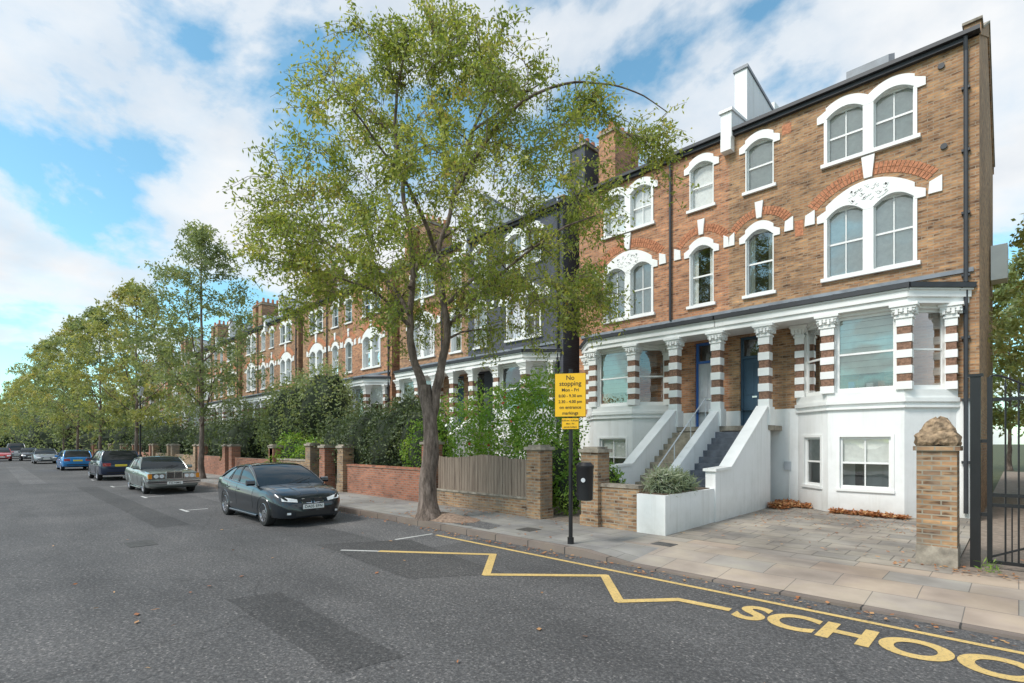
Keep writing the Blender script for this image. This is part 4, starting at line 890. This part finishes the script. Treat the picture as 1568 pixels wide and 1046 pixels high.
        b.box(fx-.03,fx+.02,-.26,.26,.42,.53,plate if rotz==0 else 'platew'); b.box(fx-.03,fx+.015,-.27,.27,.41,.54,'trimblk')
    zt=at(.03)[0]
    for sg in (-1,1): patch(sg*.42,sg*.76,zt-.28,zt-.12,'redlamp',False,.014,m=6)
    if not oldc: patch(-.26,.26,zt-.3,zt-.19,'platey' ,False,.016,m=2); patch(-.6,.6,.40,.46,'trimblk',False,.014,m=6)
    b.obj('lamps_grille_plates',e,False)
    if ptxt: text(ptxt,.095,'trimblk',(fx+(.128 if oldc else .0235),0,.415 if oldc else .445),(math.pi/2,0,math.pi/2),e,'plate_lettering','CENTER',.001,sx=1.05)
    for t in (S['wf'],S['wr']):
        for sg in (-1,1):
            wh=empty('wheel',(X(t),sg*(hw*.985-.12),wr)); wh.parent=e; b=MB(); n=32
            cir=lambda r,y:[(r*math.cos(2*math.pi*j/n),sg*y,r*math.sin(2*math.pi*j/n)) for j in range(n)]
            b.loft([cir(r,y) for r,y in ((wr*.66,.095),(wr*.72,.11),(wr*.93,.105),(wr,.07),(wr,-.07),(wr*.93,-.105),(wr*.66,-.1))],'tyre',False)
            b.loft([cir(r,y) for r,y in ((wr*.70,.1),(wr*.66,.108),(wr*.62,.06),(wr*.60,-.08))],'rim',False)
            b.tube([(0,sg*-.02,0),(0,sg*.0,0)],wr*.62,'trimblk',24)
            if oldc: b.loft([cir(r,y) for r,y in ((wr*.66,.06),(wr*.5,.09),(wr*.35,.1),(wr*.15,.11))],'rim')
            else:
                ns=10 if style=='sedan' else 5
                for j in range(ns):
                    th=2*math.pi*j/ns; d=Vector((math.cos(th),0,math.sin(th))); q=Vector((-math.sin(th),0,math.cos(th)))
                    w0,w1=(.022,.022) if ns>5 else (.045,.03)
                    A=[d*.04-q*w0,d*.04+q*w0,d*wr*.65+q*w1,d*wr*.65-q*w1]; b.prism([(p.x,sg*.05,p.z) for p in A],[(p.x,sg*.09,p.z) for p in A],'rim')
                b.tube([(0,sg*.04,0),(0,sg*.1,0)],.06,'rim',16)
            b.obj('tyre_and_rim',wh,True)
    return e
car('parked_sedan_car',(-14.45,5.62,0),4.52,1.82,1.43,'sedan','p_dark',0,'platew','DA05 EFN')
car('vintage_coupe_car',(-25.95,5.3,0),4.65,1.79,1.42,'old','p_silver',0,'platew','F22 NMG',True)
car('parked_suv_car',(-36.2,5.2,0),4.5,1.86,1.62,'suv','p_navy',math.pi)
car('parked_hatchback_car',(-50.5,4.9,0),4.3,1.8,1.47,'hatch','p_blue',math.pi)
car('parked_hatchback_car',(-68,4.4,0),4.3,1.8,1.46,'hatch','p_grey',0)
car('parked_hatchback_car',(-80,3.9,0),4.0,1.7,1.46,'hatch','p_black',0)
car('parked_suv_car',(-92,3.2,0),4.8,1.95,1.95,'suv','p_grey',0)
car('parked_hatchback_car',(-80,1.6,0),3.9,1.7,1.45,'hatch','p_red',0)
# ------------------------------------------------------------------ sky, sun, camera
w=bpy.data.worlds.new('World'); scene.world=w; w.use_nodes=True; nt=w.node_tree; nt.nodes.clear()
el,az=math.radians(46),math.radians(195)
sky=N(nt,'ShaderNodeTexSky',sky_type='NISHITA'); sky.sun_disc=False; sky.sun_elevation=el; sky.sun_rotation=az; sky.air_density=1.0; sky.dust_density=.6; sky.ozone_density=1.5
tc=N(nt,'ShaderNodeTexCoord'); sp=N(nt,'ShaderNodeSeparateXYZ'); nt.links.new(tc.outputs['Generated'],sp.inputs[0])
zz=N(nt,'ShaderNodeMath',operation='MAXIMUM'); zz.inputs[1].default_value=0; nt.links.new(sp.outputs[2],zz.inputs[0])
za=N(nt,'ShaderNodeMath',operation='ADD'); za.inputs[1].default_value=.30; nt.links.new(zz.outputs[0],za.inputs[0])
cx=[]
for i in (0,1):
    d=N(nt,'ShaderNodeMath',operation='DIVIDE'); nt.links.new(sp.outputs[i],d.inputs[0]); nt.links.new(za.outputs[0],d.inputs[1]); cx.append(d)
cb=N(nt,'ShaderNodeCombineXYZ'); nt.links.new(cx[0].outputs[0],cb.inputs[0]); nt.links.new(cx[1].outputs[0],cb.inputs[1]); cb.inputs[2].default_value=8.1
n1=N(nt,'ShaderNodeTexNoise'); n1.inputs['Scale'].default_value=1.9; n1.inputs['Detail'].default_value=10; n1.inputs['Roughness'].default_value=.55; n1.inputs['Distortion'].default_value=.15; nt.links.new(cb.outputs[0],n1.inputs['Vector'])
cov=ramp(nt,n1.outputs[0],[(.44,(0,0,0)),(.50,(.75,.75,.75)),(.60,(1,1,1))])
n2=N(nt,'ShaderNodeTexNoise'); n2.inputs['Scale'].default_value=2.6; n2.inputs['Detail'].default_value=7; nt.links.new(cb.outputs[0],n2.inputs['Vector'])
cc=ramp(nt,n2.outputs[0],[(.3,(6.4,7.0,7.7)),(.52,(8.6,8.8,9.0))])
tint=mix(nt,1,sky.outputs[0],(1.75,2.45,2.2),'MULTIPLY')
col=mix(nt,cov,tint,cc)
bg=N(nt,'ShaderNodeBackground'); bg.inputs[1].default_value=.11; nt.links.new(col,bg.inputs[0]); wo=N(nt,'ShaderNodeOutputWorld'); nt.links.new(bg.outputs[0],wo.inputs[0])
sd=bpy.data.lights.new('sun','SUN'); sd.energy=3.2; sd.angle=math.radians(16); sd.color=(1,.955,.90)
so=bpy.data.objects.new('sun',sd); scene.collection.objects.link(so)
dx,dy=math.sin(az)*math.cos(el),math.cos(az)*math.cos(el); dv=Vector((dx,dy,math.sin(el)))
so.rotation_euler=dv.to_track_quat('Z','Y').to_euler()
cd=bpy.data.cameras.new('camera'); cam=bpy.data.objects.new('camera',cd); scene.collection.objects.link(cam)
cam.location=(0,0,2.0); cam.rotation_euler=(math.pi/2,0,math.radians(44.31)); cd.sensor_width=36; cd.lens=18.25; cd.shift_y=.0989; cd.clip_end=3000; cd.clip_start=.05
scene.camera=cam
scene.view_settings.view_transform='Standard'; scene.view_settings.look='None'; scene.view_settings.exposure=0
